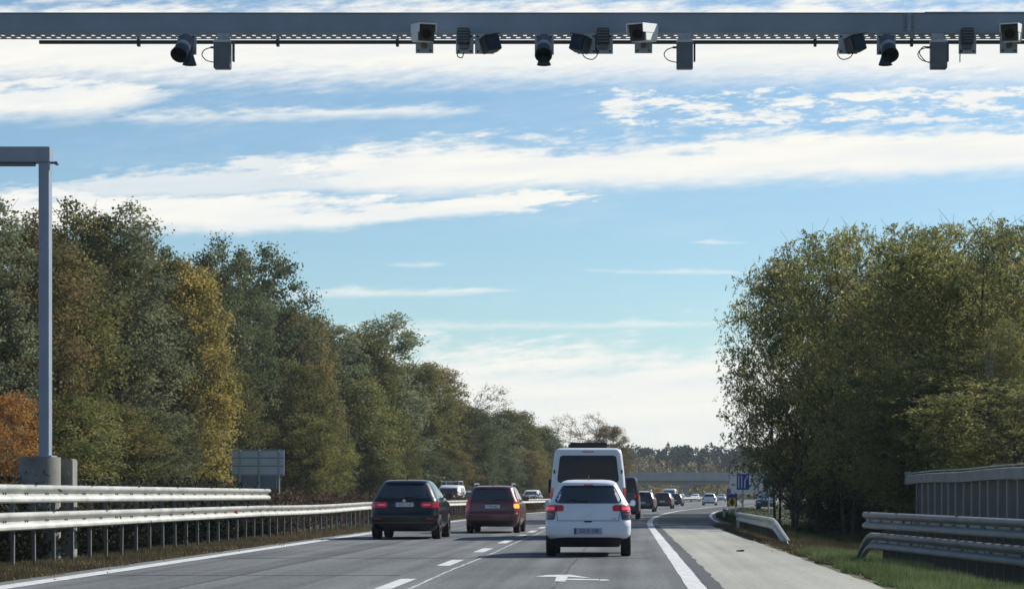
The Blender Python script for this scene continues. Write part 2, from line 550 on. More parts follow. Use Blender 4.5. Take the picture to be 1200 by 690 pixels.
def asphalt(name, c, cl, tracks=False):
    m = mat(name, c, 0.85)
    nt2 = m.node_tree; b = nt2.nodes['Principled BSDF']
    b.inputs['Specular IOR Level'].default_value = 0.35
    tc = node(nt2, 'ShaderNodeTexCoord')

    def nz(sc, stretch, det=6):
        mp = node(nt2, 'ShaderNodeMapping'); mp.inputs['Scale'].default_value = stretch
        nt2.links.new(tc.outputs['Object'], mp.inputs['Vector'])
        n = node(nt2, 'ShaderNodeTexNoise'); n.inputs['Scale'].default_value = sc; n.inputs['Detail'].default_value = det
        nt2.links.new(mp.outputs['Vector'], n.inputs['Vector'])
        return n.outputs['Fac']
    long_ = nz(1.0, (2.2, 0.03, 1), 5)      # tyre-worn lanes run along the road
    blot = nz(0.5, (1, 0.25, 1), 6)
    fine = nz(9, (1.6, 0.45, 1), 9)
    a = node(nt2, 'ShaderNodeMath', operation='MULTIPLY_ADD'); a.inputs[1].default_value = 0.45
    nt2.links.new(long_, a.inputs[0])
    a2 = node(nt2, 'ShaderNodeMath', operation='MULTIPLY'); a2.inputs[1].default_value = 0.35
    nt2.links.new(blot, a2.inputs[0]); nt2.links.new(a2.outputs[0], a.inputs[2])
    a3 = node(nt2, 'ShaderNodeMath', operation='MULTIPLY_ADD'); a3.inputs[1].default_value = 0.3
    nt2.links.new(fine, a3.inputs[0]); nt2.links.new(a.outputs[0], a3.inputs[2])
    if tracks:
        # rubber-darkened wheel tracks along each lane
        sx = node(nt2, 'ShaderNodeSeparateXYZ'); nt2.links.new(tc.outputs['Object'], sx.inputs[0])
        acc = a3.outputs[0]
        for cx_ in (-6.45, -4.75, -1.95, -0.25):
            d1 = node(nt2, 'ShaderNodeMath', operation='SUBTRACT'); nt2.links.new(sx.outputs['X'], d1.inputs[0]); d1.inputs[1].default_value = cx_
            d2 = node(nt2, 'ShaderNodeMath', operation='ABSOLUTE'); nt2.links.new(d1.outputs[0], d2.inputs[0])
            mr = node(nt2, 'ShaderNodeMapRange', interpolation_type='SMOOTHSTEP'); nt2.links.new(d2.outputs[0], mr.inputs['Value'])
            mr.inputs['From Min'].default_value = 0.08; mr.inputs['From Max'].default_value = 0.55
            mr.inputs['To Min'].default_value = -0.055; mr.inputs['To Max'].default_value = 0.0
            ad = node(nt2, 'ShaderNodeMath', operation='ADD'); nt2.links.new(acc, ad.inputs[0]); nt2.links.new(mr.outputs['Result'], ad.inputs[1]); acc = ad.outputs[0]
        a3 = ad
    rp = node(nt2, 'ShaderNodeValToRGB'); e = rp.color_ramp.elements
    e[0].position = 0.44; e[0].color = (*c, 1); e[1].position = 0.66; e[1].color = (*cl, 1)
    nt2.links.new(a3.outputs[0], rp.inputs['Fac']); nt2.links.new(rp.outputs['Color'], b.inputs['Base Color'])
    bp = node(nt2, 'ShaderNodeBump'); bp.inputs['Strength'].default_value = 0.5; bp.inputs['Distance'].default_value = 0.01
    nt2.links.new(fine, bp.inputs['Height']); nt2.links.new(bp.outputs['Normal'], b.inputs['Normal'])


asphalt('asphalt', (0.062, 0.068, 0.071), (0.155, 0.165, 0.168), True)
asphalt('asphalt_dark', (0.045, 0.049, 0.054), (0.072, 0.078, 0.084))
asphalt('shoulder_concrete', (0.225, 0.225, 0.195), (0.345, 0.345, 0.305))


def strip(s0, s1, Y0, Y1, z, mb=None, step=3.0, jag=0.0, mi=0):
    mb = mb or MB()
    Y = Y0; rows = []
    n = max(1, int(math.ceil((Y1 - Y0) / step)))
    for i in range(n + 1):
        Y = Y0 + (Y1 - Y0) * i / n
        d = dev(Y)
        f0 = s0(Y) if callable(s0) else s0
        f1 = s1(Y) if callable(s1) else s1
        j0 = random.uniform(-jag, jag); j1 = random.uniform(-jag, jag)
        rows.append(((f0 + d + j0, Y, z), (f1 + d + j1, Y, z)))
    vs_ = [p for r in rows for p in r]
    mb.add(vs_, [(2 * i, 2 * i + 1, 2 * i + 3, 2 * i + 2) for i in range(n)], mi)
    return mb


road = strip(-8.75, 1.235, -350, 640, 0.0).build('road', 'asphalt', recalc=True)
tag(road, kind='structure')
tag(strip(1.235, 3.36, -10, 88.5, -0.004, jag=0.035, step=1.2).build('hard_shoulder', 'shoulder_concrete'), kind='structure')
tag(strip(1.235, 4.35, 88.5, 640, -0.006).build('exit_lane', 'asphalt_dark'), kind='structure')
tag(strip(-21.2, -13.2, -10, 640, 0.0).build('opposite_road', 'asphalt'), kind='structure')
# dark sealed joint between road and shoulder, and a repair band
strip(lambda y: 1.06, lambda y: 1.27, -5, 88, 0.004, jag=0.025, step=0.8).build('joint_strip', 'asphalt_dark', road)
strip(-8.38, -8.03, -5, 640, 0.004, jag=0.012, step=2).build('edge_line', 'road_paint', road)
strip(0.79, 1.03, -5, 330, 0.004, jag=0.010, step=2).build('edge_line', 'road_paint', road)
strip(3.92, 4.1, 100, 330, 0.004, jag=0.008, step=2).build('edge_line', 'road_paint', road)
dash_y = [12.2, 21.3, 30.4, 39.8, 48.9, 57.6, 66.2, 74.0, 83, 92, 101, 110, 119, 128, 137, 146, 155, 164, 173, 182, 191, 200]
for yc in dash_y:
    strip(-3.28, -3.05, yc - 1.75, yc + 1.75, 0.004, jag=0.006, step=1.2).build('lane_dash', 'road_paint', road)
# thin wandering joint beside the dashes
cr = MB(); rows = []
y = 5.0; ph = 0
while y < 92:
    s = -2.83 + 0.02 * math.sin(y * 0.31) + random.uniform(-0.013, 0.013)
    w = random.uniform(0.012, 0.026)
    rows += [(s - w + dev(y), y, 0.003), (s + w + dev(y), y, 0.003)]
    y += random.uniform(0.25, 0.6)
n = len(rows) // 2
cr.add(rows, [(2 * i, 2 * i + 1, 2 * i + 3, 2 * i + 2) for i in range(n - 1)])
cr.build('crack_line', 'crack_seal', road)


def cross_line(y0, s0, s1, amp, w):  # thin jagged dark line across the lanes
    mb = MB(); rows = []
    s = s0; y = y0
    while s < s1:
        y += random.uniform(-amp, amp)
        rows += [(s + dev(y), y - w, 0.0035), (s + dev(y), y + w, 0.0035)]
        s += random.uniform(0.1, 0.3)
    n = len(rows) // 2
    mb.add(rows, [(2 * i, 2 * i + 1, 2 * i + 3, 2 * i + 2) for i in range(n - 1)])
    mb.build('dark_cross_line', 'asphalt_dark', road)


for a_ in ((33.5, -8.0, -3.4, 0.06, 0.05), (42.6, -8.0, 0.7, 0.05, 0.07), (47.5, -3.0, 0.7, 0.06, 0.06), (54.0, -8.0, -3.3, 0.05, 0.08), (63.0, -8.0, 0.7, 0.06, 0.10), (76.0, -8.0, 0.7, 0.05, 0.12)):
    cross_line(*a_)
mb = strip(-5.95, -5.86, 20, 90, 0.003, jag=0.02, step=0.7); mb.build('paver_joint', 'asphalt_dark', road)
mb = strip(-0.98, -0.94, 20, 90, 0.003, jag=0.02, step=0.7); mb.build('paver_joint', 'asphalt_dark', road)


def flat_px(pts_px, z):
    out = []
    for px, py in pts_px:
        Y = FOC * (H0 - z) / (py - PY0)
        out.append(((px - PX0) * Y / FOC, Y, z))
    return out


ar = MB()
for poly in ([(627, 675.0), (640, 673.2), (668, 672.7), (693, 676.8), (680, 676.0), (666, 675.3), (652, 675.3)],
             [(652, 675.3), (666, 675.3), (664, 677.3), (662.5, 680.9), (650, 680.3)],
             [(664, 677.3), (702, 678.2), (702, 679.3), (663.5, 678.8)],
             [(703.5, 678.3), (711, 678.2), (715.5, 679.5), (702.5, 679.8)]):
    p = flat_px(poly, 0.0045)
    ar.add(p, [tuple(range(len(p)))])
ar.build('direction_arrow', 'road_paint', road)
# short joints across the shoulder
for yy, w in ((70.0, 0.05), (84.5, 0.12)):
    strip(1.3, 3.3, yy, yy + w, 0.0, jag=0.0).build('shoulder_joint', 'asphalt_dark', road)


# ------------------------------------------------------------------ guardrails
WPROF = [(0.012, 0.31), (0.045, 0.306), (0.075, 0.285), (0.082, 0.255), (0.075, 0.225), (0.03, 0.19), (0.0, 0.175), (0.0, 0.135), (0.03, 0.12), (0.075, 0.085), (0.082, 0.055), (0.075, 0.025), (0.045, 0.004), (0.012, 0.0)]


def clip(parent, x, y, z):
    if 'clip' not in MATS:
        mb = MB(); mb.box((0, 0, 0), (0.03, 0.10, 0.012)); o = mb.build('splice_clip', 'bolt', parent); MATS['clip'] = o.data
    else:
        o = link('splice_clip', MATS['clip'], parent)
    o.location = (x, y, z)


def rail_beam(path, facing, name, material, parent, bolts=None, prof=WPROF, th=0.005):
    """path: list of (x,y,z_bottom); facing +1 = front towards +x"""
    P = [Vector(p) for p in path]
    vs_, fs_ = [], []
    k = len(prof)
    ring = [(d, z) for d, z in prof] + [(d - th, z) for d, z in reversed(prof)]
    rn = len(ring)
    mb = MB()
    for i, p in enumerate(P):
        t = (P[min(i + 1, len(P) - 1)] - P[max(i - 1, 0)])
        t2 = Vector((t.x, t.y, 0)); t2 = t2.normalized() if t2.length > 1e-6 else Vector((0, 1, 0))
        nrm = Vector((t2.y, -t2.x, 0)) * facing
        for d, z in ring:
            vs_.append(p + nrm * d + Vector((0, 0, z)))
    for i in range(len(P) - 1):
        for j in range(rn):
            j2 = (j + 1) % rn
            fs_.append((i * rn + j, i * rn + j2, (i + 1) * rn + j2, (i + 1) * rn + j))
    fs_.append(tuple(range(rn))); fs_.append(tuple((len(P) - 1) * rn + j for j in range(rn)))
    mb.add(vs_, fs_)
    if bolts:
        bolts_on(mb, path, facing, *bolts)
    o = mb.build(name, [material, 'bolt'], parent, smooth=True)
    return o


def bolts_on(mb, path, facing, dz, step, ymax=90):
    acc = 0.4
    for a, b in zip(path[:-1], path[1:]):
        A, B = Vector(a), Vector(b); L = (B - A).length
        d = (B - A) / L if L > 0 else None
        while acc < L:
            p = A + d * acc
            if 20 < p.y < ymax:
                for e in (-0.07, 0.07):
                    mb.box((p.x + facing * 0.006, p.y + e, p.z + dz), (0.016, 0.045, 0.026), mi=1)
            acc += step
        acc -= L


def post_mesh(h, w=0.06):
    mb = MB()
    # sigma/C section
    mb.box((0, 0, h / 2), (w, 0.006, h)); mb.box((-w / 2 + .003, 0.031, h / 2), (0.006, 0.056, h)); mb.box((w / 2 - .003, 0.031, h / 2), (0.006, 0.056, h))
    return mb


def make_posts(parent, positions, h, material='steel_post', name='post', w=0.06):
    first = None
    for (x, y, z) in positions:
        if first is None:
            first = post_mesh(h, w).build(name, material, parent); o = first
        else:
            o = first.copy(); COL.objects.link(o); o.parent = parent
        o.location = (x, y, z)
        o.rotation_euler = (random.uniform(-0.012, 0.012), random.uniform(-0.012, 0.012), -slope(y) + random.uniform(-.05, .05))
    return first


LS = -10.2
gl = empty('guardrail', (0, 0, 0))
tag(gl, 'long pale steel guardrail along the left road edge, double railed near the gantry leg', 'guardrail')
low = [(LS + dev(y) + (0.02 * math.sin(y * 0.35) if y > 60 else 0), y, 0.925 - 0.31 - (0.025 * math.sin((y - 62) * .16) if 62 < y < 120 else 0)) for y in np.arange(8, 520, 2.0)]
rail_beam(low, 1, 'lower_beam', 'steel_rail', gl, bolts=(0.155, 1.33, 75))
up = [(LS, y, 1.39 - 0.31) for y in np.arange(8, 63.2, 1.0)]
rail_beam(up, 1, 'upper_beam', 'steel_rail', gl, bolts=(0.155, 1.33, 75))
for y in np.arange(30, 63, 4.0):
    clip(gl, LS + 0.086, y, 1.387); clip(gl, LS + 0.086, y + 1.2, 0.922)
make_posts(gl, [(LS - 0.065 + dev(y), y, -0.05) for y in np.arange(31.7, 160, 1.33)], 0.95)
mb = MB(); mb.box((0, 0, 0), (0.08, 0.012, 0.42)); ub = mb.build('upper_bracket', 'steel_post', gl)
for i, y in enumerate(np.arange(31.7, 63.3, 1.33)):
    o = ub if i == 0 else link('upper_bracket', ub.data, gl)
    o.location = (LS - 0.07, y, 1.10)
mb = MB(); mb.box((LS + 0.03, 57.8, 0.775), (0.03, 0.16, 0.10)); mb.build('reflector', 'reflector', gl)

gr = empty('guardrail', (0, 0, 0))
tag(gr, 'grey double railed guardrail on the right verge, lower rail bent down at its end', 'guardrail')


def rx(y): return 4.54 + 0.197 * (41 - y)


def rz(y): return 0.90 - 0.0067 * (41 - y)


rup = [(rx(y), y, rz(y) - 0.31) for y in np.arange(21.4, 41.5, 1.0)]
rail_beam(rup, -1, 'upper_beam', 'steel_rail_dull', gr, bolts=(0.155, 0.66, 90))
rlo = [(rx(y), y, rz(y) - 0.37 - 0.31 - 0.005 * (41 - y)) for y in np.arange(21, 41, 1.0)] + [(rx(41.0), 41.0, 0.215), (rx(41.18), 41.18, 0.18), (rx(41.36), 41.36, 0.10), (rx(41.62), 41.62, -0.08), (rx(41.95), 41.95, -0.36)]
rail_beam(rlo, -1, 'lower_beam', 'steel_rail_dull', gr, bolts=(0.155, 0.66, 41))
make_posts(gr, [(rx(y) + 0.07, y, -0.25) for y in np.arange(26, 40.8, 0.4)], 1.12, 'steel_dark', w=0.14)
for y in (30.3, 33.4, 36.4, 39.5, 41.1):
    clip(gr, rx(y) - 0.04, y, rz(y) + 0.003); clip(gr, rx(y) - 0.04, y - .3, rz(y) - 0.367 - 0.005 * (41 - y))

S2 = 4.0
gs = empty('guardrail', (0, 0, 0))
tag(gs, 'short low guardrail with one rail curving down into the grass beside the concrete shoulder', 'guardrail')
pth = [(S2, y, 0.29) for y in np.arange(80, 61, -1.0)] + [(S2 + .01, 60.4, 0.275), (S2 + .02, 59.6, 0.22), (S2 + .03, 58.6, 0.13), (S2 + .04, 57.4, 0.0), (S2 + .06, 56.2, -0.13), (S2 + .07, 55.4, -0.22)]
rail_beam(pth, 1, 'beam', 'steel_rail', gs)
# the path runs towards the viewer, so facing is flipped
make_posts(gs, [(S2 + 0.08, y, -0.3) for y in np.arange(60.4, 80, 0.66)], 0.85, 'steel_dark', w=0.12)
mb = MB(); mb.box((S2 + 0.02, 80.03, 0.29), (0.14, 0.05, 0.64)); mb.build('end_plate', 'steel_rail', gs)

# raised barrier on the right bank
B7 = 9.0
gb = empty('bank_barrier', (0, 0, 0))
tag(gb, 'tall barrier of close-set dark posts under a pale box rail on the right bank', 'barrier')
zb = [(y, 1.87 + 0.012 * math.sin(y * .5)) for y in np.arange(24, 71.4, 1.0)]
prof = [(0.0, 0.0), (0.06, 0.01), (0.06, 0.27), (0.0, 0.285)]
rail_beam([(B7 - 0.02, y, z - 0.30) for y, z in zb], -1, 'box_rail', 'steel_rail_dull', gb, prof=prof, th=0.09, bolts=(0.14, 5.4, 90))
rail_beam([(B7 + 0.10, y, z + 0.04) for y, z in zb], -1, 'cap_strip', 'steel_rail', gb, prof=[(0, 0), (0.02, 0), (0.02, 0.035), (0, 0.035)], th=0.03)
mb = MB(); mb.box((0, 0, 0), (0.03, 0.06, 0.075)); ub = mb.build('cap_bracket', 'steel_post', gb)
for i, y in enumerate(np.arange(40, 71, 1.6)):
    o = ub if i == 0 else link('cap_bracket', ub.data, gb)
    o.location = (B7 + 0.10, y, 1.88)
mb = MB(); mb.box((B7 + 0.0, 71.15, 1.76), (0.2, 0.04, 0.42)); mb.build('end_plate', 'steel_rail_dull', gb)
make_posts(gb, [(B7 - 0.03, y, 0.38) for y in np.arange(40, 69.4, 1.37)], 1.20, 'steel_galv', w=0.03)
mb = MB(); mb.box((B7 + 0.08, 54.6, 0.97), (0.02, 29.2, 1.19)); mb.build('dark_gap_sheet', 'steel_dark', gb)  # added dark sheet so the gaps between the posts read dark


# ------------------------------------------------------------------ camera gantry over the road
GY = 23.4
KX = GY / FOC                              # metres per photo px at the gantry


def gx(px): return (px - PX0) * KX
def gz(py): return H0 + (PY0 - py) * KX


gan = empty('camera_gantry', (0, GY, 0))
gan.location = (0, 0, 0)
tag(gan, 'dark blue grey steel gantry beam across the top with a perforated underside', 'gantry')
ZW0, ZW1 = gz(37.8), gz(16.2)
XL, XR = -12.0, 6.4
mb = MB(); mb.box(((XL + XR) / 2, GY + 0.008, (ZW0 + ZW1) / 2), (XR - XL, 0.016, ZW1 - ZW0)); mb.build('web_plate', 'steel_gantry', gan)
mb = MB(); mb.box(((XL + XR) / 2, GY + 0.03, ZW0 - 0.006), (XR - XL, 0.09, 0.012)); mb.box(((XL + XR) / 2, GY + 0.03, ZW1 + 0.004), (XR - XL, 0.09, 0.008)); mb.build('edge_flange', 'steel_gantry', gan)
# perforated bottom plate: two rows of real slots
mb = MB()
zf = ZW0 - 0.008
y0 = GY + 0.075
strips = [(-0.03, 0.03), (0.105, 0.14), (0.22, 0.25)]
for a, b in strips:
    mb.box(((XL + XR) / 2, y0 + (a + b) / 2, zf), (XR - XL, b - a, 0.006))
pitch = 0.1065
k = 0
x = XL
while x < XR:
    for r, (a, b, off) in enumerate(((0.03, 0.105, 0.0), (0.14, 0.22, 0.03))):
        mb.box((x + off, y0 + (a + b) / 2, zf), (pitch - (0.040 if r == 0 else 0.048), b - a, 0.006))
    x += pitch
mb.build('perforated_plate', 'steel_gantry', gan)
mb = MB(); mb.box((gx(1065), GY - 0.01, (ZW0 + ZW1) / 2), (0.045, 0.02, ZW1 - ZW0 + 0.005))
for zz in np.linspace(ZW0 + 0.02, ZW1 - 0.02, 5):
    for sx in (-0.045, 0.045):
        mb.box((gx(1065) + sx, GY - 0.008, zz), (0.018, 0.02, 0.018))
mb.build('splice_plate', 'steel_gantry', gan)
mb = MB(); mb.tube([(gx(33), GY + 0.45, gz(49.5) + 0.09), (XR, GY + 0.45, gz(49.5) + 0.09)], 0.022, 10); mb.build('conduit', 'cam_dark', gan, smooth=True)
for px in (163, 326, 466, 955, 1068):
    mb = MB(); mb.box((gx(px) * 1.02, GY + 0.45, gz(50) + 0.10), (0.03, 0.06, 0.10)); mb.box((gx(px) * 1.02, GY + 0.45, gz(50) + 0.19), (0.012, 0.05, 0.14)); mb.build('conduit_clamp', 'cam_dark', gan)
for xx in (XL + 0.13, XR - 0.13):
    mb = MB(); mb.box((xx, GY + 0.22, (ZW1) / 2), (0.24, 0.24, ZW1 + 0.02)); mb.build('leg', 'steel_gantry', gan, bevel=0.01)
mb = MB(); mb.box((gx(1195), GY + 0.012, ZW1 + 0.012), (gx(1400) - gx(1177) - 0.0, 0.05, 0.008)); mb.build('top_cover', 'steel_gantry', gan)


def unit(name, label, cat, group, px):
    o = empty(name, (gx(px), GY - 0.02, ZW0))
    return tag(o, label, cat, group)


def bracket_plate(par, w, z0, z1, y=-0.03, name='mounting_plate'):
    mb = MB(); mb.box((0, y, (z0 + z1) / 2), (w, 0.012, z1 - z0))
    for sx in (-1, 1):
        for zz in (z0 + 0.025, z1 - 0.025):
            mb.tube([(sx * (w / 2 - 0.03), y - 0.006, zz), (sx * (w / 2 - 0.03), y - 0.016, zz)], 0.013, 8, mi=1)
    return mb.build(name, ['steel_galv', 'cam_dark'], par)


def rel(py, dy=-0.06): return H0 + (PY0 - py) * (GY + dy) / FOC - ZW0


def loop_cable(par, pts):
    P = [Vector(p) for p in pts]
    # Catmull-Rom
    out = []
    Q = [P[0]] + P + [P[-1]]
    for i in range(1, len(Q) - 2):
        for t in np.linspace(0, 1, 7)[:-1]:
            a, b, c, d = Q[i - 1], Q[i], Q[i + 1], Q[i + 2]
            out.append(0.5 * ((2 * b) + (c - a) * t + (2 * a - 5 * b + 4 * c - d) * t * t + (3 * b - a - 3 * c + d) * t ** 3))
    out.append(P[-1])
    mb = MB(); mb.tube(out, 0.0055, 6)
    return mb.build('cable', 'cable', par, smooth=True)


def housing_cam(px, yaw, label):
    o = unit('camera_housing', label, 'traffic camera', 'white sided camera housings on the gantry', px)
    o.location.y = GY - 0.03
    bracket_plate(o, 0.185, rel(62.5), rel(44), -0.02)
    mb = MB(); mb.box((0, -0.06, rel(52)), (0.05, 0.07, 0.08)); mb.build('swivel_arm', 'cam_grey', o, bevel=0.006)
    rt = Matrix.Rotation(yaw, 3, 'Z') @ Matrix.Rotation(R(9), 3, 'X')
    c = Vector((0, -0.20, rel(36.5, -0.36)))
    mb = MB(); mb.box(c, (0.18, 0.34, 0.175), rt); mb.build('housing', 'cam_white', o, bevel=0.012)
    mb = MB(); mb.box(c + rt @ Vector((0, -0.03, 0.092)), (0.185, 0.44, 0.010), rt)
    for sx in (-1, 1):
        mb.box(c + rt @ Vector((sx * 0.092, -0.03, 0.05)), (0.006, 0.44, 0.09), rt)
    mb.build('sun_shield', 'cam_white', o)
    f = MB(); f.box(c + rt @ Vector((0, -0.172, 0)), (0.166, 0.02, 0.165), rt)
    fr = f.build('front_panel', 'cam_dark', o)
    f = MB(); f.tube([c + rt @ Vector((0.0, -0.19, -.01)), c + rt @ Vector((0.0, -0.205, -.01))], 0.05, 16); f.build('lens', 'lens', fr)
    return o


housing_cam(498, R(17), 'white sided camera housing turned right, left of the small ribbed lamp panel')
housing_cam(754, R(-22), 'white sided camera housing turned left, right above the middle hanging box')
housing_cam(1181, R(-16), 'white sided camera housing at the right edge of the photo')


def panel_unit(px, label, cable=None):
    o = unit('ribbed_panel', label, 'infrared lamp', 'small ribbed lamp panels on the gantry', px)
    bracket_plate(o, 0.185, rel(63), rel(40), -0.02)
    mb = MB(); mb.box((-0.01, -0.075, rel(43.5)), (0.13, 0.08, 0.165)); mb.build('lamp_body', 'cam_dark', o, bevel=0.008)
    mb = MB()
    for i in range(5):
        mb.box((-0.01, -0.122, rel(44) - 0.06 + i * 0.03), (0.115, 0.014, 0.012))
    mb.build('rib', 'cam_grey', o)
    mb = MB(); mb.box((-0.01, -0.05, rel(55)), (0.09, 0.06, 0.05)); mb.build('bracket', 'cam_grey', o)
    if cable == 'loop':
        loop_cable(o, [(-0.07, -0.03, rel(60)), (-0.075, -0.04, rel(66)), (-0.03, -0.04, rel(68)), (-0.01, -0.03, rel(62))])
    if cable == 'drop':
        loop_cable(o, [(-0.075, -0.03, rel(58)), (-0.08, -0.03, rel(66)), (-0.08, -0.03, rel(73))])
    return o


panel_unit(545, 'small ribbed lamp panel between the left housing and the right leaning box', 'loop')
panel_unit(708, 'small ribbed lamp panel just left of the camera housing that turns left')
panel_unit(1133, 'small ribbed lamp panel with a straight dangling cable near the right end', 'drop')


def tilt_box(px, side, label, cable=True):
    o = unit('flash_box', label, 'camera flash', 'leaning flash boxes on the gantry', px)
    bracket_plate(o, 0.20, rel(63), rel(40), -0.02)
    s = side
    rt = Matrix.Rotation(R(15) * -s, 3, 'Y') @ Matrix.Rotation(R(28) * s, 3, 'Z')
    c = Vector((0.07 * s, -0.11, rel(54)))
    mb = MB(); mb.box(c, (0.17, 0.15, 0.155), rt); b = mb.build('flash_body', 'cam_dark', o, bevel=0.008)
    mb = MB(); mb.box(c + rt @ Vector((0, -0.02, 0.083)), (0.185, 0.19, 0.008), rt); mb.build('visor', 'cam_grey', o)
    mb = MB(); mb.box(c + rt @ Vector((0, -0.078, 0)), (0.145, 0.008, 0.13), rt); mb.build('window', 'lens', b)
    mb = MB(); mb.box((0.01 * s, -0.045, rel(54)), (0.06, 0.05, 0.09)); mb.build('bracket', 'cam_grey', o)
    if cable:
        loop_cable(o, [(0.06 * s, -0.08, rel(61)), (0.02 * s, -0.06, rel(68)), (-0.06 * s, -0.05, rel(70)), (-0.11 * s, -0.04, rel(64)), (-0.1 * s, -0.03, rel(56))])
    return o


tilt_box(568, 1, 'leaning dark flash box tipped right, left of the middle tubular camera', False)
tilt_box(688, -1, 'leaning dark flash box tipped left with looping cables', True)
tilt_box(993, 1, 'leaning dark flash box tipped right, beside the right tubular camera', True)


def tube_cam(px, side, label):
    o = unit('tubular_camera', label, 'traffic camera', 'tubular cameras with flared hoods on the gantry', px)
    bracket_plate(o, 0.20, rel(64), rel(40.5), -0.02)
    s = side
    a = Vector((0.0, -0.03, rel(47))); d = Vector((-0.10 * s, -0.56, -0.52)).normalized()
    mb = MB(); mb.tube([a, a + d * 0.20], 0.075, 18); t = mb.build('tube', 'cam_grey', o, smooth=True)
    mb = MB(); mb.tube([a + d * 0.12, a + d * 0.17], 0.079, 18); mb.build('collar', 'steel_galv', t, smooth=True)
    mb = MB()
    # open flared hood
    n = 20; A = a + d * 0.20; ux = d.cross(Vector((0, 0, 1))).normalized(); uz = ux.cross(d)
    vs_ = []
    for L, r_ in ((0, 0.075), (0.10, 0.092), (0.10, 0.086), (0.0, 0.06)):
        for i in range(n):
            th = 2 * math.pi * i / n
            vs_.append(A + d * L + (ux * math.cos(th) + uz * math.sin(th)) * r_)
    mb.add(vs_, [(q * n + i, q * n + (i + 1) % n, (q + 1) * n + (i + 1) % n, (q + 1) * n + i) for q in range(3) for i in range(n)] + [tuple(3 * n + i for i in range(n))])
    mb.build('hood', 'cam_dark', t, smooth=True)
    # second lens pointing steeply down
    B = Vector((0.035 * s, -0.07, rel(58)))
    mb = MB(); mb.tube([B, B + Vector((0.01 * s, -0.05, rel(70) - rel(58)))], 0.045, 16); t2 = mb.build('tube', 'cam_dark', o, smooth=True)
    C_ = B + Vector((0.012 * s, -0.05, rel(67) - rel(58)))
    mb = MB(); vs_ = []
    for zz, r_ in ((0, 0.042), (-0.10, 0.075), (-0.10, 0.069), (0, 0.035)):
        for i in range(n):
            th = 2 * math.pi * i / n
            vs_.append(C_ + Vector((r_ * math.cos(th), r_ * math.sin(th), zz)))
    mb.add(vs_, [(q * n + i, q * n + (i + 1) % n, (q + 1) * n + (i + 1) % n, (q + 1) * n + i) for q in range(3) for i in range(n)] + [tuple(3 * n + i for i in range(n))])
    mb.build('hood', 'cam_dark', t2, smooth=True)
    return o


tube_cam(220, 1, 'tubular camera with two hoods beside the leftmost hanging box')
tube_cam(638, 0.0, 'tubular camera with two hoods between two leaning boxes, mid beam')
tube_cam(1038, -0.4, 'tubular camera with two hoods right of the beam splice towards the right end')


def hang_box(px, label, double=False):
    o = unit('hanging_box', label, 'antenna box', 'long boxes with cable loops hanging from the gantry', px)
    mb = MB(); mb.box((0, -0.01, rel(44)), (0.13, 0.03, 0.09)); mb.box((0.0, -0.06, rel(47.5)), (0.04, 0.08, 0.03)); mb.build('bracket', 'steel_galv', o)
    mb = MB(); mb.box((0.0, -0.09, rel(66)), (0.172, 0.12, 0.29)); b = mb.build('box_body', 'cam_grey', o, bevel=0.006)
    mb = MB(); mb.box((0.0, -0.09, rel(51.6) + 0.006), (0.178, 0.126, 0.035)); mb.build('cap', 'steel_rail', b, bevel=0.008)
    mb = MB(); mb.box((0.105, -0.03, rel(60)), (0.02, 0.05, 0.22)); mb.build('side_rail', 'cam_dark', o)
    mb = MB(); mb.tube([(-0.085, -0.09, rel(57)), (-0.125, -0.09, rel(57))], 0.012, 8); mb.build('plug', 'cable', o)
    loop_cable(o, [(-0.12, -0.09, rel(57)), (-0.19, -0.09, rel(60)), (-0.215, -0.09, rel(66)), (-0.17, -0.09, rel(72)), (-0.085, -0.09, rel(74.5))])
    if double:
        loop_cable(o, [(-0.12, -0.1, rel(56.5)), (-0.165, -0.1, rel(57)), (-0.2, -0.1, rel(64)), (-0.14, -0.1, rel(73)), (-0.085, -0.1, rel(75))])
    return o


hang_box(263, 'long grey hanging box with a cable loop, leftmost of the gantry units except the tube')
hang_box(802, 'long grey hanging box with one cable loop near the beam centre')
hang_box(1098, 'long grey hanging box with doubled cable loops, towards the right end', True)

# left gantry over the opposite carriageway
LGY = 42.0
lg = empty('sign_gantry', (-11.06, LGY, 0))
lg.location = (0, 0, 0)
tag(lg, 'grey steel gantry leg with its arm reaching out of the left edge', 'gantry')
x0, x1 = pt(45, 0, LGY)[0], pt(57, 0, LGY)[0]
ztop = pt(0, 172, LGY)[2]; zlow = pt(0, 190, LGY)[2]; zped = pt(0, 535, LGY)[2]
mb = MB(); mb.box(((x0 + x1) / 2, LGY + 0.13, (zped + zlow) / 2), (x1 - x0, 0.26, zlow - zped)); mb.build('leg', 'steel_gantry', lg, bevel=0.012)
mb = MB(); mb.box(((-26 + x1 + 0.02) / 2, LGY + 0.13, (ztop + zlow) / 2 + 0.001), (26 + x1 + 0.02, 0.30, ztop - zlow)); mb.build('arm', 'steel_gantry', lg, bevel=0.012)
mb = MB(); mb.box(((-26 + x0 - 0.1) / 2, LGY + 0.12, zlow - 0.03), (26 + x0 - 0.1, 0.16, 0.05)); mb.build('cable_tray', 'cam_grey', lg)
mb = MB(); mb.box((x1 + 0.07, LGY + 0.1, zlow - 0.0), (0.13, 0.05, 0.04)); mb.tube([(x1 + 0.12, LGY + 0.06, zlow - 0.01), (x1 + 0.12, LGY + 0.16, zlow - 0.01)], 0.035, 10); mb.build('end_fitting', 'cam_grey', lg)
mb = MB(); mb.box(((x0 + x1) / 2, LGY + 0.13, zped + 0.012), (0.34, 0.4, 0.03)); mb.build('foot_plate', 'steel_gantry', lg)
pc = pt(44, 0, LGY)[0]
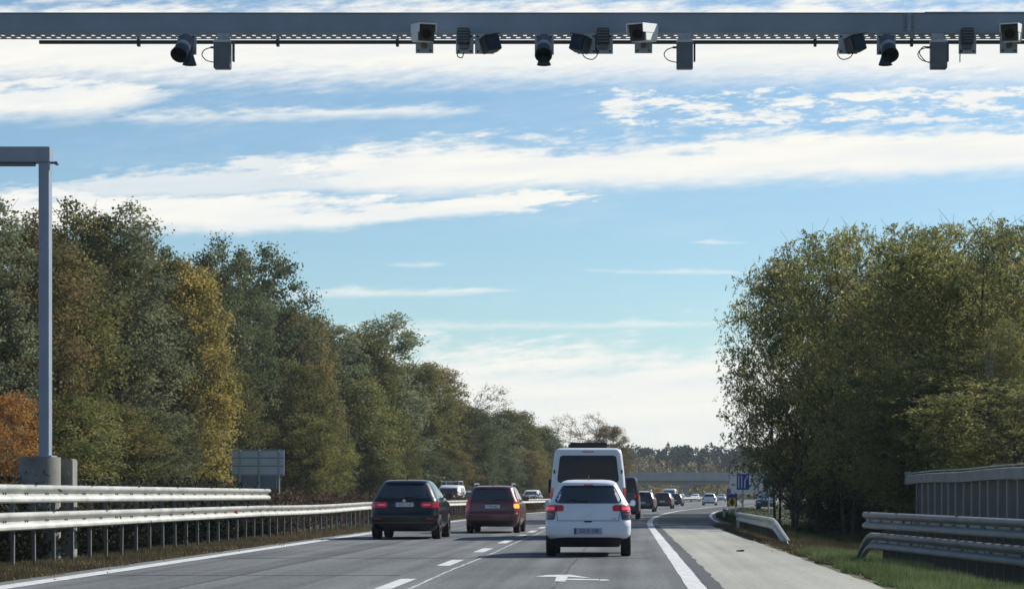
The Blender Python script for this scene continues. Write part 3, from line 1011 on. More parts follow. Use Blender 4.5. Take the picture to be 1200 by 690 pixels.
mb = MB(); mb.tube([(pc, LGY + 0.15, -0.1), (pc, LGY + 0.15, zped - 0.005)], 0.39, 32); mb.build('pedestal', 'concrete', lg, smooth=True)
mb = MB(); mb.box((pt(77, 0, LGY + 0.6)[0] - .04, LGY + 0.75, zped / 2 - 0.03), (0.36, 0.40, zped)); mb.build('pedestal_block', 'concrete', lg, bevel=0.02)
mb = MB(); mb.box((-25.9, LGY + 0.13, zlow / 2), (0.22, 0.26, zlow)); mb.build('leg', 'steel_gantry', lg)


# ------------------------------------------------------------------ vehicles
def pchip(xs, ys_, x):
    xs = np.asarray(xs, float); ys_ = np.asarray(ys_, float)
    h = np.diff(xs); d = np.diff(ys_) / h
    m = np.zeros(len(xs)); m[0], m[-1] = d[0], d[-1]
    for i in range(1, len(xs) - 1):
        if d[i - 1] * d[i] > 0:
            w1 = 2 * h[i] + h[i - 1]; w2 = h[i] + 2 * h[i - 1]
            m[i] = (w1 + w2) / (w1 / d[i - 1] + w2 / d[i])
    i = int(np.clip(np.searchsorted(xs, x) - 1, 0, len(xs) - 2))
    t = (x - xs[i]) / h[i]
    return float((1 + 2 * t) * (1 - t) ** 2 * ys_[i] + t * (1 - t) ** 2 * h[i] * m[i] + t * t * (3 - 2 * t) * ys_[i + 1] + t * t * (t - 1) * h[i] * m[i + 1])


class Body:
    """car body as a stack of horizontal rounded outlines; y runs forward from the tail"""
    def __init__(self, keys, bow=0.06, cr=0.24):
        self.k = np.array(keys, float); self.bow, self.cr = bow, cr
        self.z0, self.z1 = self.k[0, 0], self.k[-1, 0]

    def at(self, z):
        z = min(max(z, self.z0), self.z1)
        return [pchip(self.k[:, 0], self.k[:, c], z) for c in (1, 2, 3)]

    def half(self, z):
        w, yr, yf = self.at(z)
        r = min(self.cr, w * 0.6, (yf - yr) * 0.25)
        pts = []
        for i in range(9):
            x = (w - r) * i / 8; pts.append((x, yr + self.bow * (x / w) ** 2))
        yb = pts[-1][1]
        for i in range(1, 7):
            a = math.pi / 2 * i / 6; pts.append((w - r + r * math.sin(a), yb + r * (1 - math.cos(a))))
        ya = pts[-1][1]; bf = self.bow * 1.6
        yfe = yf - bf * ((w - r) / w) ** 2 - r
        for i in range(1, 15):
            t = i / 15; pts.append((w * (1 - 0.05 * max(0, t - .5) ** 2), ya + (yfe - ya) * t))
        wf = pts[-1][0]
        for i in range(0, 7):
            a = math.pi / 2 * i / 6; pts.append((wf - r + r * math.cos(a), yfe + r * math.sin(a)))
        for i in range(1, 9):
            x = (wf - r) * (1 - i / 8); pts.append((x, yf - bf * (x / w) ** 2))
        return np.array(pts)

    def mesh(self, nz=34):
        zs = sorted(set([float(z) for z in np.linspace(self.z0, self.z1, nz)] + [float(z) for z in self.k[:, 0]]))
        zs = [z for i, z in enumerate(zs) if i == 0 or z - zs[i - 1] > 0.006]
        mb = MB(); rings = []
        vs_, fs_ = [], []
        for z in zs:
            h = self.half(z)
            full = [(x, y, z) for x, y in h] + [(-x, y, z) for x, y in h[-2:0:-1]]
            rings.append(len(full)); vs_ += full
        n = rings[0]
        for i in range(len(zs) - 1):
            for j in range(n):
                j2 = (j + 1) % n
                fs_.append((i * n + j, i * n + j2, (i + 1) * n + j2, (i + 1) * n + j))
        fs_.append(tuple(range(n))[::-1]); fs_.append(tuple((len(zs) - 1) * n + j for j in range(n)))
        mb.add(vs_, fs_)
        return mb

    def _pn(self, h, s, a):
        # point and outward normal at arclength s from index a ordering
        d = np.r_[0, np.cumsum(np.hypot(np.diff(h[:, 0]), np.diff(h[:, 1])))]
        if a == 'front': s = d[-1] - s
        x = np.interp(s, d, h[:, 0]); y = np.interp(s, d, h[:, 1])
        e = 0.02
        tx = np.interp(s + e, d, h[:, 0]) - np.interp(s - e, d, h[:, 0]); ty = np.interp(s + e, d, h[:, 1]) - np.interp(s - e, d, h[:, 1])
        L = math.hypot(tx, ty) or 1
        return x, y, ty / L, -tx / L

    def P(self, mode, a, z, off):
        h = self.half(z)
        if mode in ('rear', 'front'):
            x, y, nx, ny = self._pn(h, abs(a), mode)
            if abs(a) < 1e-4: nx = 0
            sg = 1 if a >= 0 else -1
            return Vector((sg * (x + nx * off), y + ny * off, z))
        i = np.argsort(h[:, 1], kind='stable')
        sg = 1 if mode == 'right' else -1
        yy = h[:, 1]; m0 = np.argmax(yy > h[0, 1] + 0.05)
        x = np.interp(a, yy[8:], h[8:, 0])
        return Vector((sg * (x + off), a, z))

    def patch(self, mode, rows, off=0.006, nc=8, nr=4, depth=0.03, mi=0, mb=None):
        """rows: (z, a0, a1) bottom to top"""
        mb = mb or MB()
        rr = []
        for (za, a0, a1), (zb_, b0, b1) in zip(rows[:-1], rows[1:]):
            for i in range(nr):
                t = i / nr
                rr.append((za + (zb_ - za) * t, a0 + (b0 - a0) * t, a1 + (b1 - a1) * t))
        rr.append(rows[-1])
        outer = [[self.P(mode, a0 + (a1 - a0) * j / nc, z, off) for j in range(nc + 1)] for z, a0, a1 in rr]
        inner = [[self.P(mode, a0 + (a1 - a0) * j / nc, z, off - depth) for j in range(nc + 1)] for z, a0, a1 in rr]
        nR = len(rr); C = nc + 1
        vs_ = [p for r in outer for p in r] + [p for r in inner for p in r]
        fs_ = []
        for i in range(nR - 1):
            for j in range(nc):
                fs_.append((i * C + j, i * C + j + 1, (i + 1) * C + j + 1, (i + 1) * C + j))
        o = nR * C
        border = [(0, j) for j in range(C)] + [(i, nc) for i in range(1, nR)] + [(nR - 1, j) for j in range(nc - 1, -1, -1)] + [(i, 0) for i in range(nR - 2, 0, -1)]
        for k_ in range(len(border)):
            a, b = border[k_], border[(k_ + 1) % len(border)]
            ia, ib = a[0] * C + a[1], b[0] * C + b[1]
            fs_.append((ia, o + ia, o + ib, ib))
        mb.add(vs_, fs_, mi)
        return mb


def round_rows(z0, z1, w0, w1, c=0.05):
    """symmetric rows with rounded corners"""
    return [(z0, -(w0 - c), w0 - c), (z0 + c * 0.3, -(w0 - c * 0.3), w0 - c * .3), (z0 + c, -w0, w0), (z1 - c, -w1, w1), (z1 - c * .3, -(w1 - c * .3), w1 - c * .3), (z1, -(w1 - c), w1 - c)]


def wheel_parts(parent, x, y, r, w, side, rimmat='alloy'):
    wh = MB()
    n = 28
    prof = [(-w / 2, r * 0.64), (-w / 2, r * 0.93), (-w / 2 + 0.02, r * 0.99), (0, r), (w / 2 - 0.02, r * 0.99), (w / 2, r * 0.93), (w / 2, r * 0.64), (w / 2 - 0.03, r * 0.60), (-w / 2 + .03, r * .6)]
    vs_, fs_ = [], []
    for i in range(n):
        t = 2 * math.pi * i / n
        for d, q in prof:
            vs_.append((d, q * math.cos(t), q * math.sin(t)))
    k = len(prof)
    for i in range(n):
        for j in range(k):
            fs_.append((i * k + j, i * k + (j + 1) % k, ((i + 1) % n) * k + (j + 1) % k, ((i + 1) % n) * k + j))
    wh.add(vs_, fs_)
    o = wh.build('wheel', 'rubber', parent, smooth=True)
    o.location = (x, y, r)
    rm = MB()
    dx = side * (w / 2 - 0.045)
    rm.tube([(dx - side * 0.02, 0, 0), (dx - side * 0.012, 0, 0)], r * 0.60, 24)
    for s in range(5):
        a = 2 * math.pi * s / 5
        rm.box((dx + side * 0.008, math.cos(a) * r * 0.31, math.sin(a) * r * 0.31), (0.025, 0.06, r * 0.56), Matrix.Rotation(-a + math.pi / 2, 3, 'X'))
    rm.tube([(dx, 0, 0), (dx + side * 0.025, 0, 0)], r * 0.17, 14)
    rm.build('rim', rimmat, o)
    return o


def cut_arches(body_obj, ycs, r, w):
    """wheel wells: cut cylinders out of the body sides"""
    dg0 = []
    for yc in ycs:
        for s in (-1, 1):
            mb = MB(); mb.tube([(s * (w - 0.30), yc, r), (s * (w + 0.2), yc, r)], r + 0.055, 26)
            c = mb.build('cutter', 'plastic_black')
            md = body_obj.modifiers.new('b', 'BOOLEAN'); md.object = c; md.operation = 'DIFFERENCE'; md.solver = 'EXACT'
            dg0.append(c)
    c_m = body_obj.matrix_world.copy()
    par = body_obj.parent; body_obj.parent = None
    bpy.context.view_layer.update()
    dg = bpy.context.evaluated_depsgraph_get()
    me = bpy.data.meshes.new_from_object(body_obj.evaluated_get(dg))
    body_obj.modifiers.clear()
    body_obj.data = me
    body_obj.parent = par
    for c in dg0:
        bpy.data.objects.remove(c)


def vehicle(spec, loc, heading, label, group=None, oncoming=False):
    s = spec
    root = empty(s['name'], (0, 0, 0))
    tag(root, label, s['cat'], group)
    B = Body(s['keys'], s.get('bow', 0.07), s.get('cr', 0.22))
    paint = s['paint']
    body = B.mesh().build('body', [paint, 'plastic_black'], root, smooth=True)
    W_, yr_, yf_ = B.at(0.5)
    r = s.get('wr', 0.31)
    if s.get('detail', 2) >= 1:
        cut_arches(body, s['wheels'], r, W_)
        body.data.set_sharp_from_angle(angle=R(35))
        if s.get('skirt'):
            for p_ in body.data.polygons:
                if p_.center.z < s['skirt']: p_.material_index = 1
    for yc in s['wheels']:
        for sd_ in (-1, 1):
            wheel_parts(root, sd_ * (W_ - 0.10), yc, r, s.get('ww', 0.20), sd_, s.get('rim', 'alloy'))
    # glass
    if 'rear_win' in s:
        B.patch('rear', s['rear_win'], 0.006, 12, 3).build('rear_window', s.get('rear_glass', 'glass_dark'), root, smooth=True)
    if 'windscreen' in s:
        B.patch('front', s['windscreen'], 0.006, 12, 3).build('windscreen', 'glass_dark', root, smooth=True)
    for rows in s.get('side_win', []):
        for md in ('left', 'right'):
            B.patch(md, rows, 0.006, 6, 3).build('side_window', 'glass_dark', root, smooth=True)
    for (nm, mt, mode, rows, off) in s.get('patches', []):
        B.patch(mode, rows, off, 10, 2).build(nm, mt, root, smooth=True)
    for (nm, mt, mode, rows, off) in s.get('pair', []):
        for sg in (-1, 1):
            rw = [(z, a0 * sg, a1 * sg) if sg > 0 else (z, -a1, -a0) for z, a0, a1 in rows]
            mt2 = mt if not isinstance(mt, tuple) else mt[0 if sg < 0 else 1]
            B.patch(mode, rw, off, 6, 2).build(nm, mt2, root, smooth=True)
    if 'plate' in s:
        zc, hw, hh, txt, pm, ink = s['plate']
        p = B.P('rear', 0, zc, 0.012)
        mb = MB(); mb.box((0, p.y - 0.004, zc), (2 * hw, 0.012, 2 * hh)); pl = mb.build('number_plate', pm, root)
        mb = MB(); mb.box((-hw + 0.024, p.y - 0.012, zc), (0.044, 0.006, 2 * hh - 0.006)); mb.build('plate_band', 'plate_blue', pl)
        if txt:
            text_part('plate_text', txt, hh * 1.75, ink, pl, (0.022, p.y - 0.0115, zc), (R(90), 0, 0), 0.0012, 0.92)
    if 'mirror' in s:
        ym, zm = s['mirror'][:2]
        mw, mh = s['mirror'][2:] if len(s['mirror']) > 2 else (0.2, 0.14)
        for md, sg in (('left', -1), ('right', 1)):
            p = B.P(md, ym, zm, 0)
            mb = MB(); mb.box((p.x + sg * (mw / 2 + 0.05), ym, zm + 0.03), (mw, 0.10, mh)); mb.box((p.x + sg * 0.03, ym + 0.02, zm), (0.12, 0.05, 0.05))
            mb.build('mirror', s.get('mirror_mat', paint), root, bevel=0.02, smooth=True)
    if s.get('rails'):
        for sg in (-1, 1):
            mb = MB(); xr, ya, yb_, zr = s['rails']
            mb.tube([(sg * xr, ya, zr - 0.06), (sg * xr, ya + 0.08, zr), (sg * xr, yb_ - .08, zr), (sg * xr, yb_, zr - 0.06)], 0.022, 8)
            mb.build('roof_rail', s.get('rail_mat', 'plastic_black'), root, smooth=True)
    for fn in s.get('extra', []):
        fn(root, B)
    c = math.cos(heading)
    root.location = loc
    root.rotation_euler = (0, 0, heading)
    return root


def antenna(y, z):
    def f(root, B):
        mb = MB(); mb.tube([(0, y, z - 0.03), (0, y - 0.03, z + 0.02), (0, y - 0.10, z + 0.09)], [0.02, 0.012, 0.006], 6); mb.build('antenna', 'plastic_black', root)
    return f


def wiper(x0, z0, x1, z1):
    def f(root, B):
        a = B.P('rear', x0, z0, 0.02); b = B.P('rear', x1, z1, 0.02)
        mb = MB(); mb.tube([a, (a + b) / 2 + Vector((0, -0.006, 0)), b], [0.016, 0.010, 0.008], 6); mb.build('wiper', 'plastic_black', root)
    return f


def gap_lines(z_lo, z_hi, w_lo, w_hi):
    def f(root, B):
        mb = MB()
        for sg in (-1, 1):
            rw = [(z_lo, sg * w_lo - 0.005, sg * w_lo + 0.005), (z_hi, sg * w_hi - 0.005, sg * w_hi + 0.005)]
            B.patch('rear', rw, 0.0025, 1, 4, 0.01, mb=mb)
        B.patch('rear', [(z_lo - 0.005, -w_lo, w_lo), (z_lo + 0.005, -w_lo, w_lo)], 0.0025, 12, 1, 0.01, mb=mb)
        mb.build('tailgate_gap', 'plastic_black', root)
    return f


def door_lines(ys_l, z0, z1):
    def f(root, B):
        mb = MB()
        for md in ('left', 'right'):
            for y in ys_l:
                B.patch(md, [(z0, y - 0.005, y + 0.005), (z1, y - 0.005, y + 0.005)], 0.002, 1, 4, 0.01, mb=mb)
        mb.build('door_gap', 'plastic_black', root)
        for md in ('left', 'right'):
            for y in ys_l[1:]:
                mb2 = MB(); p = B.P(md, y + 0.12, z1 - 0.10, 0.02); mb2.box(p, (0.03, 0.16, 0.025)); mb2.build('door_handle', 'plastic_black', root, bevel=0.008)
    return f


def exhaust(x):
    def f(root, B):
        p = B.P('rear', x, 0.27, 0)
        mb = MB(); mb.tube([(x, p.y + 0.15, 0.215), (x, p.y - 0.01, 0.215)], 0.028, 12); mb.build('exhaust', 'plastic_black', root, smooth=True)
    return f


# --- white hatchback
def spoiler_white(root, B):
    B.patch('rear', [(1.405, -0.50, 0.50), (1.435, -0.52, 0.52), (1.468, -0.50, 0.50)], 0.05, 12, 2, 0.12).build('spoiler', 'paint_white', root, smooth=True)
    B.patch('rear', [(1.408, -0.09, 0.09), (1.425, -0.09, 0.09)], 0.054, 6, 1, 0.02).build('brake_light', 'lamp_red_dim', root)


def badge_white(root, B):
    p = B.P('rear', 0.50, 0.745, 0.004)
    text_part('model_badge', 'C3', 0.07, 'badge_red', root, (0.50, p.y, 0.735), (R(90), 0, R(8)), 0.003)
    p = B.P('rear', 0, 0.70, 0.004)
    mb = MB()
    mb.box((0, p.y - 0.004, 0.695), (0.16, 0.03, 0.032)); mb.build('handle', 'plastic_black', root, bevel=0.01)
    mb = MB()
    for dz in (0, 0.035):
        mb.poly([(-0.05, 0, dz), (0, 0, 0.03 + dz), (0.05, 0, dz), (0.05, 0, dz + 0.014), (0, 0, 0.046 + dz), (-0.05, 0, dz + 0.014)], 0.006)
    e = mb.build('emblem', 'chrome', root); q = B.P('rear', 0, 0.80, 0.008); e.location = (0, q.y, 0.775); e.rotation_euler = (R(-12), 0, 0)


def plate_recess(z0, z1, hw, paint):
    def f(root, B):
        B.patch('rear', round_rows(z0, z1, hw, hw, 0.03), 0.003, 10, 2, 0.02).build('plate_recess', paint, root)
    return f


white_hatch = dict(name='hatchback', cat='car', paint='paint_white', bow=0.09, cr=0.21, wr=0.305, ww=0.20, wheels=(0.70, 3.16),
    keys=[(0.19, 0.60, 0.16, 3.74), (0.30, 0.66, 0.07, 3.84), (0.37, 0.78, 0.03, 3.87), (0.43, 0.832, 0.0, 3.90), (0.60, 0.845, 0.0, 3.92), (0.69, 0.845, 0.035, 3.90), (0.73, 0.842, 0.06, 3.88), (0.86, 0.835, 0.085, 3.72), (0.97, 0.812, 0.12, 3.25), (1.05, 0.785, 0.16, 2.92), (1.10, 0.755, 0.20, 2.80), (1.25, 0.67, 0.31, 2.45), (1.40, 0.585, 0.42, 2.08), (1.455, 0.55, 0.45, 1.90), (1.49, 0.50, 0.52, 1.72), (1.512, 0.43, 0.64, 1.55), (1.522, 0.30, 0.85, 1.35)],
    rear_win=[(1.05, -0.52, 0.52), (1.06, -0.62, 0.62), (1.09, -0.66, 0.66), (1.14, -0.655, 0.655), (1.35, -0.55, 0.55), (1.395, -0.515, 0.515), (1.412, -0.44, 0.44)],
    side_win=[[(1.07, 0.95, 1.70), (1.25, 0.98, 1.70), (1.40, 1.1, 1.62)], [(1.07, 1.76, 2.62), (1.25, 1.76, 2.32), (1.40, 1.76, 2.0)]],
    windscreen=[(1.08, -0.68, 0.68), (1.40, -0.5, 0.5)],
    patches=[('lower_bumper', 'plastic_black', 'rear', [(0.195, -0.74, 0.74), (0.28, -0.84, 0.84), (0.345, -0.86, 0.86), (0.372, -0.64, 0.64), (0.385, -0.42, 0.42)], 0.012)],
    pair=[('tail_light', 'lamp_red', 'rear', [(0.895, 0.64, 1.03), (0.90, 0.50, 1.02), (0.92, 0.485, 1.0), (0.99, 0.48, 0.97), (1.02, 0.52, 0.93)], 0.012),
          ('tail_light_lower', 'lamp_smoke', 'rear', [(0.73, 0.68, 1.00), (0.77, 0.655, 1.02), (0.893, 0.645, 1.03)], 0.012),
          ('tail_light_stripe', 'lamp_red', 'rear', [(0.825, 0.70, 1.00), (0.855, 0.69, 1.00)], 0.017),
          ('tail_light_divider', 'lamp_smoke', 'rear', [(0.90, 0.625, 0.65), (1.02, 0.615, 0.64)], 0.016),
          ('tail_light_core', 'lamp_core', 'rear', [(0.92, 0.68, 0.90), (0.93, 0.67, 0.92), (0.985, 0.66, 0.88)], 0.017)],
    skirt=0.36, plate=(0.505, 0.275, 0.062, 'IGI E·108', 'plate_shade', 'ink'), mirror=(2.6, 1.02, 0.10, 0.12),
    extra=[spoiler_white, badge_white, antenna(0.75, 1.535), wiper(0.0, 1.09, -0.38, 1.12), gap_lines(0.71, 1.04, 0.60, 0.66), door_lines((1.0, 1.73, 2.75), 0.35, 1.02), plate_recess(0.42, 0.585, 0.32, 'paint_white')])
YW = 44.3
vehicle(white_hatch, (-0.77, YW - 0.70, 0), 0.0, 'white hatchback with red tail lights driving right behind the white minibus')


# --- black estate
def badge_black(root, B):
    p = B.P('rear', 0, 1.06, 0.004)
    mb = MB(); mb.tube([(0, p.y + 0.01, 1.06), (0, p.y - 0.008, 1.06)], 0.042, 20); e = mb.build('emblem', 'chrome', root)
    mb = MB()
    mb.poly([(0, p.y - 0.011, 1.06), (0.03, p.y - 0.011, 1.06), (0.021, p.y - 0.011, 1.081), (0, p.y - 0.011, 1.09)], 0.003)
    mb.poly([(0, p.y - 0.011, 1.06), (-0.03, p.y - 0.011, 1.06), (-0.021, p.y - 0.011, 1.039), (0, p.y - 0.011, 1.03)], 0.003)
    mb.build('emblem_quarter', 'badge_blue', e)
    B.patch('rear', [(0.445, -0.86, 0.86), (0.465, -0.86, 0.86)], 0.008, 14, 1, 0.02).build('bumper_trim', 'paint_dark', root)
    B.patch('rear', [(1.535, -0.50, 0.50), (1.56, -0.54, 0.54), (1.59, -0.53, 0.53)], 0.06, 12, 2, 0.14).build('spoiler', 'paint_black', root, smooth=True)
    B.patch('rear', [(0.90, -0.32, 0.32), (0.925, -0.34, 0.34), (0.985, -0.34, 0.34)], 0.004, 8, 1, .02).build('plate_recess', 'plastic_black', root)


def window_trim(rows):
    def f(root, B):
        for md in ('left', 'right'):
            B.patch(md, rows, 0.010, 6, 2).build('window_trim', 'chrome', root)
    return f


black_estate = dict(name='estate_car', cat='car', paint='paint_black', bow=0.09, cr=0.28, wr=0.345, ww=0.235, wheels=(0.86, 3.66),
    keys=[(0.22, 0.80, 0.14, 4.5), (0.32, 0.88, 0.05, 4.6), (0.45, 0.92, 0.0, 4.66), (0.65, 0.93, 0.0, 4.68), (0.73, 0.93, 0.04, 4.66), (0.90, 0.925, 0.08, 4.5), (1.03, 0.905, 0.11, 3.9), (1.10, 0.88, 0.14, 3.5), (1.16, 0.845, 0.18, 3.3), (1.35, 0.755, 0.32, 2.85), (1.52, 0.665, 0.45, 2.4), (1.57, 0.63, 0.48, 2.25), (1.61, 0.575, 0.56, 2.05), (1.632, 0.50, 0.7, 1.85), (1.642, 0.36, 0.95, 1.6)],
    rear_win=[(1.13, -0.62, 0.62), (1.15, -0.70, 0.70), (1.2, -0.71, 0.71), (1.46, -0.60, 0.60), (1.525, -0.565, 0.565), (1.53, -0.5, 0.5)],
    side_win=[[(1.17, 0.75, 1.35), (1.35, 0.85, 1.35), (1.50, 1.0, 1.35)], [(1.17, 1.42, 2.25), (1.35, 1.42, 2.2), (1.50, 1.42, 2.1)], [(1.17, 2.32, 3.15), (1.35, 2.32, 2.75), (1.5, 2.32, 2.4)]],
    windscreen=[(1.2, -0.75, 0.75), (1.52, -0.58, 0.58)],
    patches=[('lower_bumper', 'plastic_black', 'rear', [(0.23, -0.84, 0.84), (0.34, -0.90, 0.90), (0.40, -0.85, 0.85)], 0.006)],
    pair=[('tail_light', 'lamp_red', 'rear', [(0.87, 0.56, 0.90), (0.89, 0.47, 1.16), (0.93, 0.455, 1.14), (1.00, 0.46, 1.05), (1.03, 0.50, 0.92)], 0.012),
          ('tail_light_stripe', 'lamp_core', 'rear', [(0.93, 0.52, 0.72), (0.97, 0.52, 0.72)], 0.016),
          ('reflector', 'lamp_red_dim', 'rear', [(0.56, 0.62, 0.86), (0.585, 0.62, 0.86)], 0.010)],
    plate=(0.955, 0.26, 0.058, 'NOC·133', 'plate_white', 'ink'), mirror=(2.95, 1.16, 0.18, 0.15), mirror_mat='paint_black',
    extra=[badge_black, antenna(1.05, 1.66), wiper(0.0, 1.15, 0.4, 1.20), gap_lines(0.74, 1.1, 0.76, 0.80), door_lines((1.38, 2.28, 3.3), 0.4, 1.1), window_trim([(1.145, 0.7, 3.25), (1.16, 0.7, 3.22)]), exhaust(-0.45)])
YB = 61.7
vehicle(black_estate, (-6.13, YB - 0.86, 0), R(-0.4), 'black estate car with red tail lights, nearest car in the left lane')


# --- dark red estate
def red_extra(root, B):
    B.patch('rear', [(1.41, -0.55, 0.55), (1.43, -0.56, 0.56), (1.46, -0.53, 0.53)], 0.03, 12, 2, 0.1).build('spoiler', 'paint_red', root, smooth=True)
    p = B.P('rear', 0, 0.94, 0.006)
    mb = MB(); mb.box((0, p.y - 0.004, 0.955), (0.5, 0.02, 0.03)); mb.build('handle_bar', 'plastic_black', root, bevel=0.008)


red_estate = dict(name='estate_car', cat='car', paint='paint_red', bow=0.07, cr=0.24, wr=0.315, ww=0.20, wheels=(0.78, 3.48),
    keys=[(0.21, 0.74, 0.12, 4.25), (0.32, 0.81, 0.04, 4.35), (0.45, 0.845, 0.0, 4.4), (0.60, 0.855, 0.0, 4.42), (0.67, 0.855, 0.05, 4.4), (0.85, 0.845, 0.08, 4.2), (0.96, 0.83, 0.10, 3.7), (1.02, 0.81, 0.12, 3.35), (1.06, 0.79, 0.14, 3.2), (1.25, 0.72, 0.22, 2.8), (1.41, 0.665, 0.30, 2.4), (1.46, 0.63, 0.33, 2.25), (1.49, 0.575, 0.40, 2.1), (1.51, 0.50, 0.55, 1.9), (1.52, 0.36, 0.8, 1.7)],
    rear_win=[(1.04, -0.62, 0.62), (1.05, -0.65, 0.65), (1.1, -0.66, 0.66), (1.36, -0.60, 0.60), (1.40, -0.57, 0.57), (1.405, -0.52, 0.52)],
    side_win=[[(1.07, 0.6, 1.35), (1.25, 0.65, 1.35), (1.39, 0.7, 1.35)], [(1.07, 1.42, 2.15), (1.25, 1.42, 2.15), (1.39, 1.42, 2.1)], [(1.07, 2.22, 3.0), (1.25, 2.22, 2.7), (1.39, 2.22, 2.4)]],
    windscreen=[(1.1, -0.7, 0.7), (1.41, -0.58, 0.58)],
    patches=[('lower_bumper', 'plastic_black', 'rear', [(0.22, -0.76, 0.76), (0.33, -0.82, 0.82), (0.40, -0.8, 0.8)], 0.006)],
    pair=[('tail_light', ('lamp_red', 'lamp_red_dim'), 'rear', [(0.94, 0.70, 0.96), (0.96, 0.69, 0.97), (1.10, 0.69, 0.90), (1.13, 0.68, 0.80)], 0.012),
          ('indicator', ('lamp_red_dim', 'lamp_orange'), 'rear', [(0.80, 0.72, 0.98), (0.83, 0.70, 0.98), (0.937, 0.695, 0.965)], 0.012),
          ('tail_light_lower', 'lamp_red_dim', 'rear', [(0.70, 0.74, 0.95), (0.795, 0.72, 0.98)], 0.012)],
    plate=(0.855, 0.26, 0.058, 'PVR·662', 'plate_white', 'ink'), mirror=(2.8, 1.06, 0.18, 0.14), rails=(0.60, 0.55, 2.3, 1.575), rail_mat='alloy',
    extra=[red_extra, antenna(0.65, 1.53), wiper(0.0, 1.05, 0.35, 1.09), gap_lines(0.70, 1.03, 0.68, 0.68), door_lines((1.38, 2.18, 3.2), 0.38, 1.03)])
YR = 71.5
vehicle(red_estate, (-4.32, YR - 0.78, 0), R(-1.0), 'dark red estate car with roof rails and lit orange indicator', None)


# --- white minibus
def minibus_extra(root, B):
    mb = MB()
    mb.box((0, 1.6, 2.60), (1.14, 1.9, 0.16)); mb.build('roof_unit', 'plastic_black', root, bevel=0.06, smooth=True)
    B.patch('rear', [(2.40, -0.16, 0.16), (2.425, -0.16, 0.16)], 0.014, 6, 1, 0.02).build('brake_light', 'lamp_red_dim', root)
    B.patch('rear', [(0.45, -0.006, 0.006), (1.42, -0.006, 0.006)], 0.004, 1, 4, 0.01).build('door_gap', 'plastic_black', root)
    B.patch('rear', [(0.38, -1.1, 1.1), (0.40, -1.12, 1.12), (0.58, -1.12, 1.12)], 0.03, 14, 2, 0.05).build('bumper', 'plastic_black', root)
    for sg in (-1, 1):
        for z in (1.86, 0.8):
            mb = MB(); p = B.P('rear', sg * 0.93, z, 0.012); mb.box(p, (0.05, 0.03, 0.10)); mb.build('door_hinge', 'plastic_black', root, bevel=0.006)


minibus = dict(name='minibus', rear_glass='glass_black', cat='van', paint='paint_van', bow=0.03, cr=0.14, wr=0.34, ww=0.23, wheels=(1.15, 4.8),
    keys=[(0.32, 0.95, 0.06, 6.3), (0.45, 1.02, 0.0, 6.45), (0.7, 1.04, 0.0, 6.5), (1.0, 1.04, 0.0, 6.4), (1.3, 1.035, 0.01, 5.9), (1.5, 1.025, 0.02, 5.55), (1.9, 0.99, 0.06, 5.1), (2.2, 0.955, 0.09, 4.75), (2.40, 0.925, 0.12, 4.5), (2.47, 0.89, 0.16, 4.3), (2.515, 0.80, 0.26, 4.0), (2.525, 0.6, 0.5, 3.6)],
    rear_win=[(1.55, -0.75, 0.75), (1.58, -0.83, 0.83), (1.65, -0.85, 0.85), (2.2, -0.79, 0.79), (2.28, -0.77, 0.77), (2.31, -0.70, 0.70)],
    side_win=[[(1.5, 0.3, 1.9), (2.15, 0.35, 1.9)], [(1.5, 2.0, 3.5), (2.15, 2.0, 3.5)], [(1.5, 3.7, 5.2), (2.0, 3.7, 4.75)]],
    windscreen=[(1.45, -0.9, 0.9), (2.2, -0.8, 0.8)],
    pair=[('tail_light', 'lamp_red_dim', 'rear', [(0.95, 0.97, 1.10), (1.42, 0.96, 1.09)], 0.012)],
    plate=(0.8, 0.26, 0.058, '', 'plate_white', 'ink'), mirror=(5.0, 1.45, 0.20, 0.42), mirror_mat='plastic_black', extra=[minibus_extra])
vehicle(minibus, (-1.08, 61.2, 0), R(0), 'tall white minibus with black roof unit and black rear window')

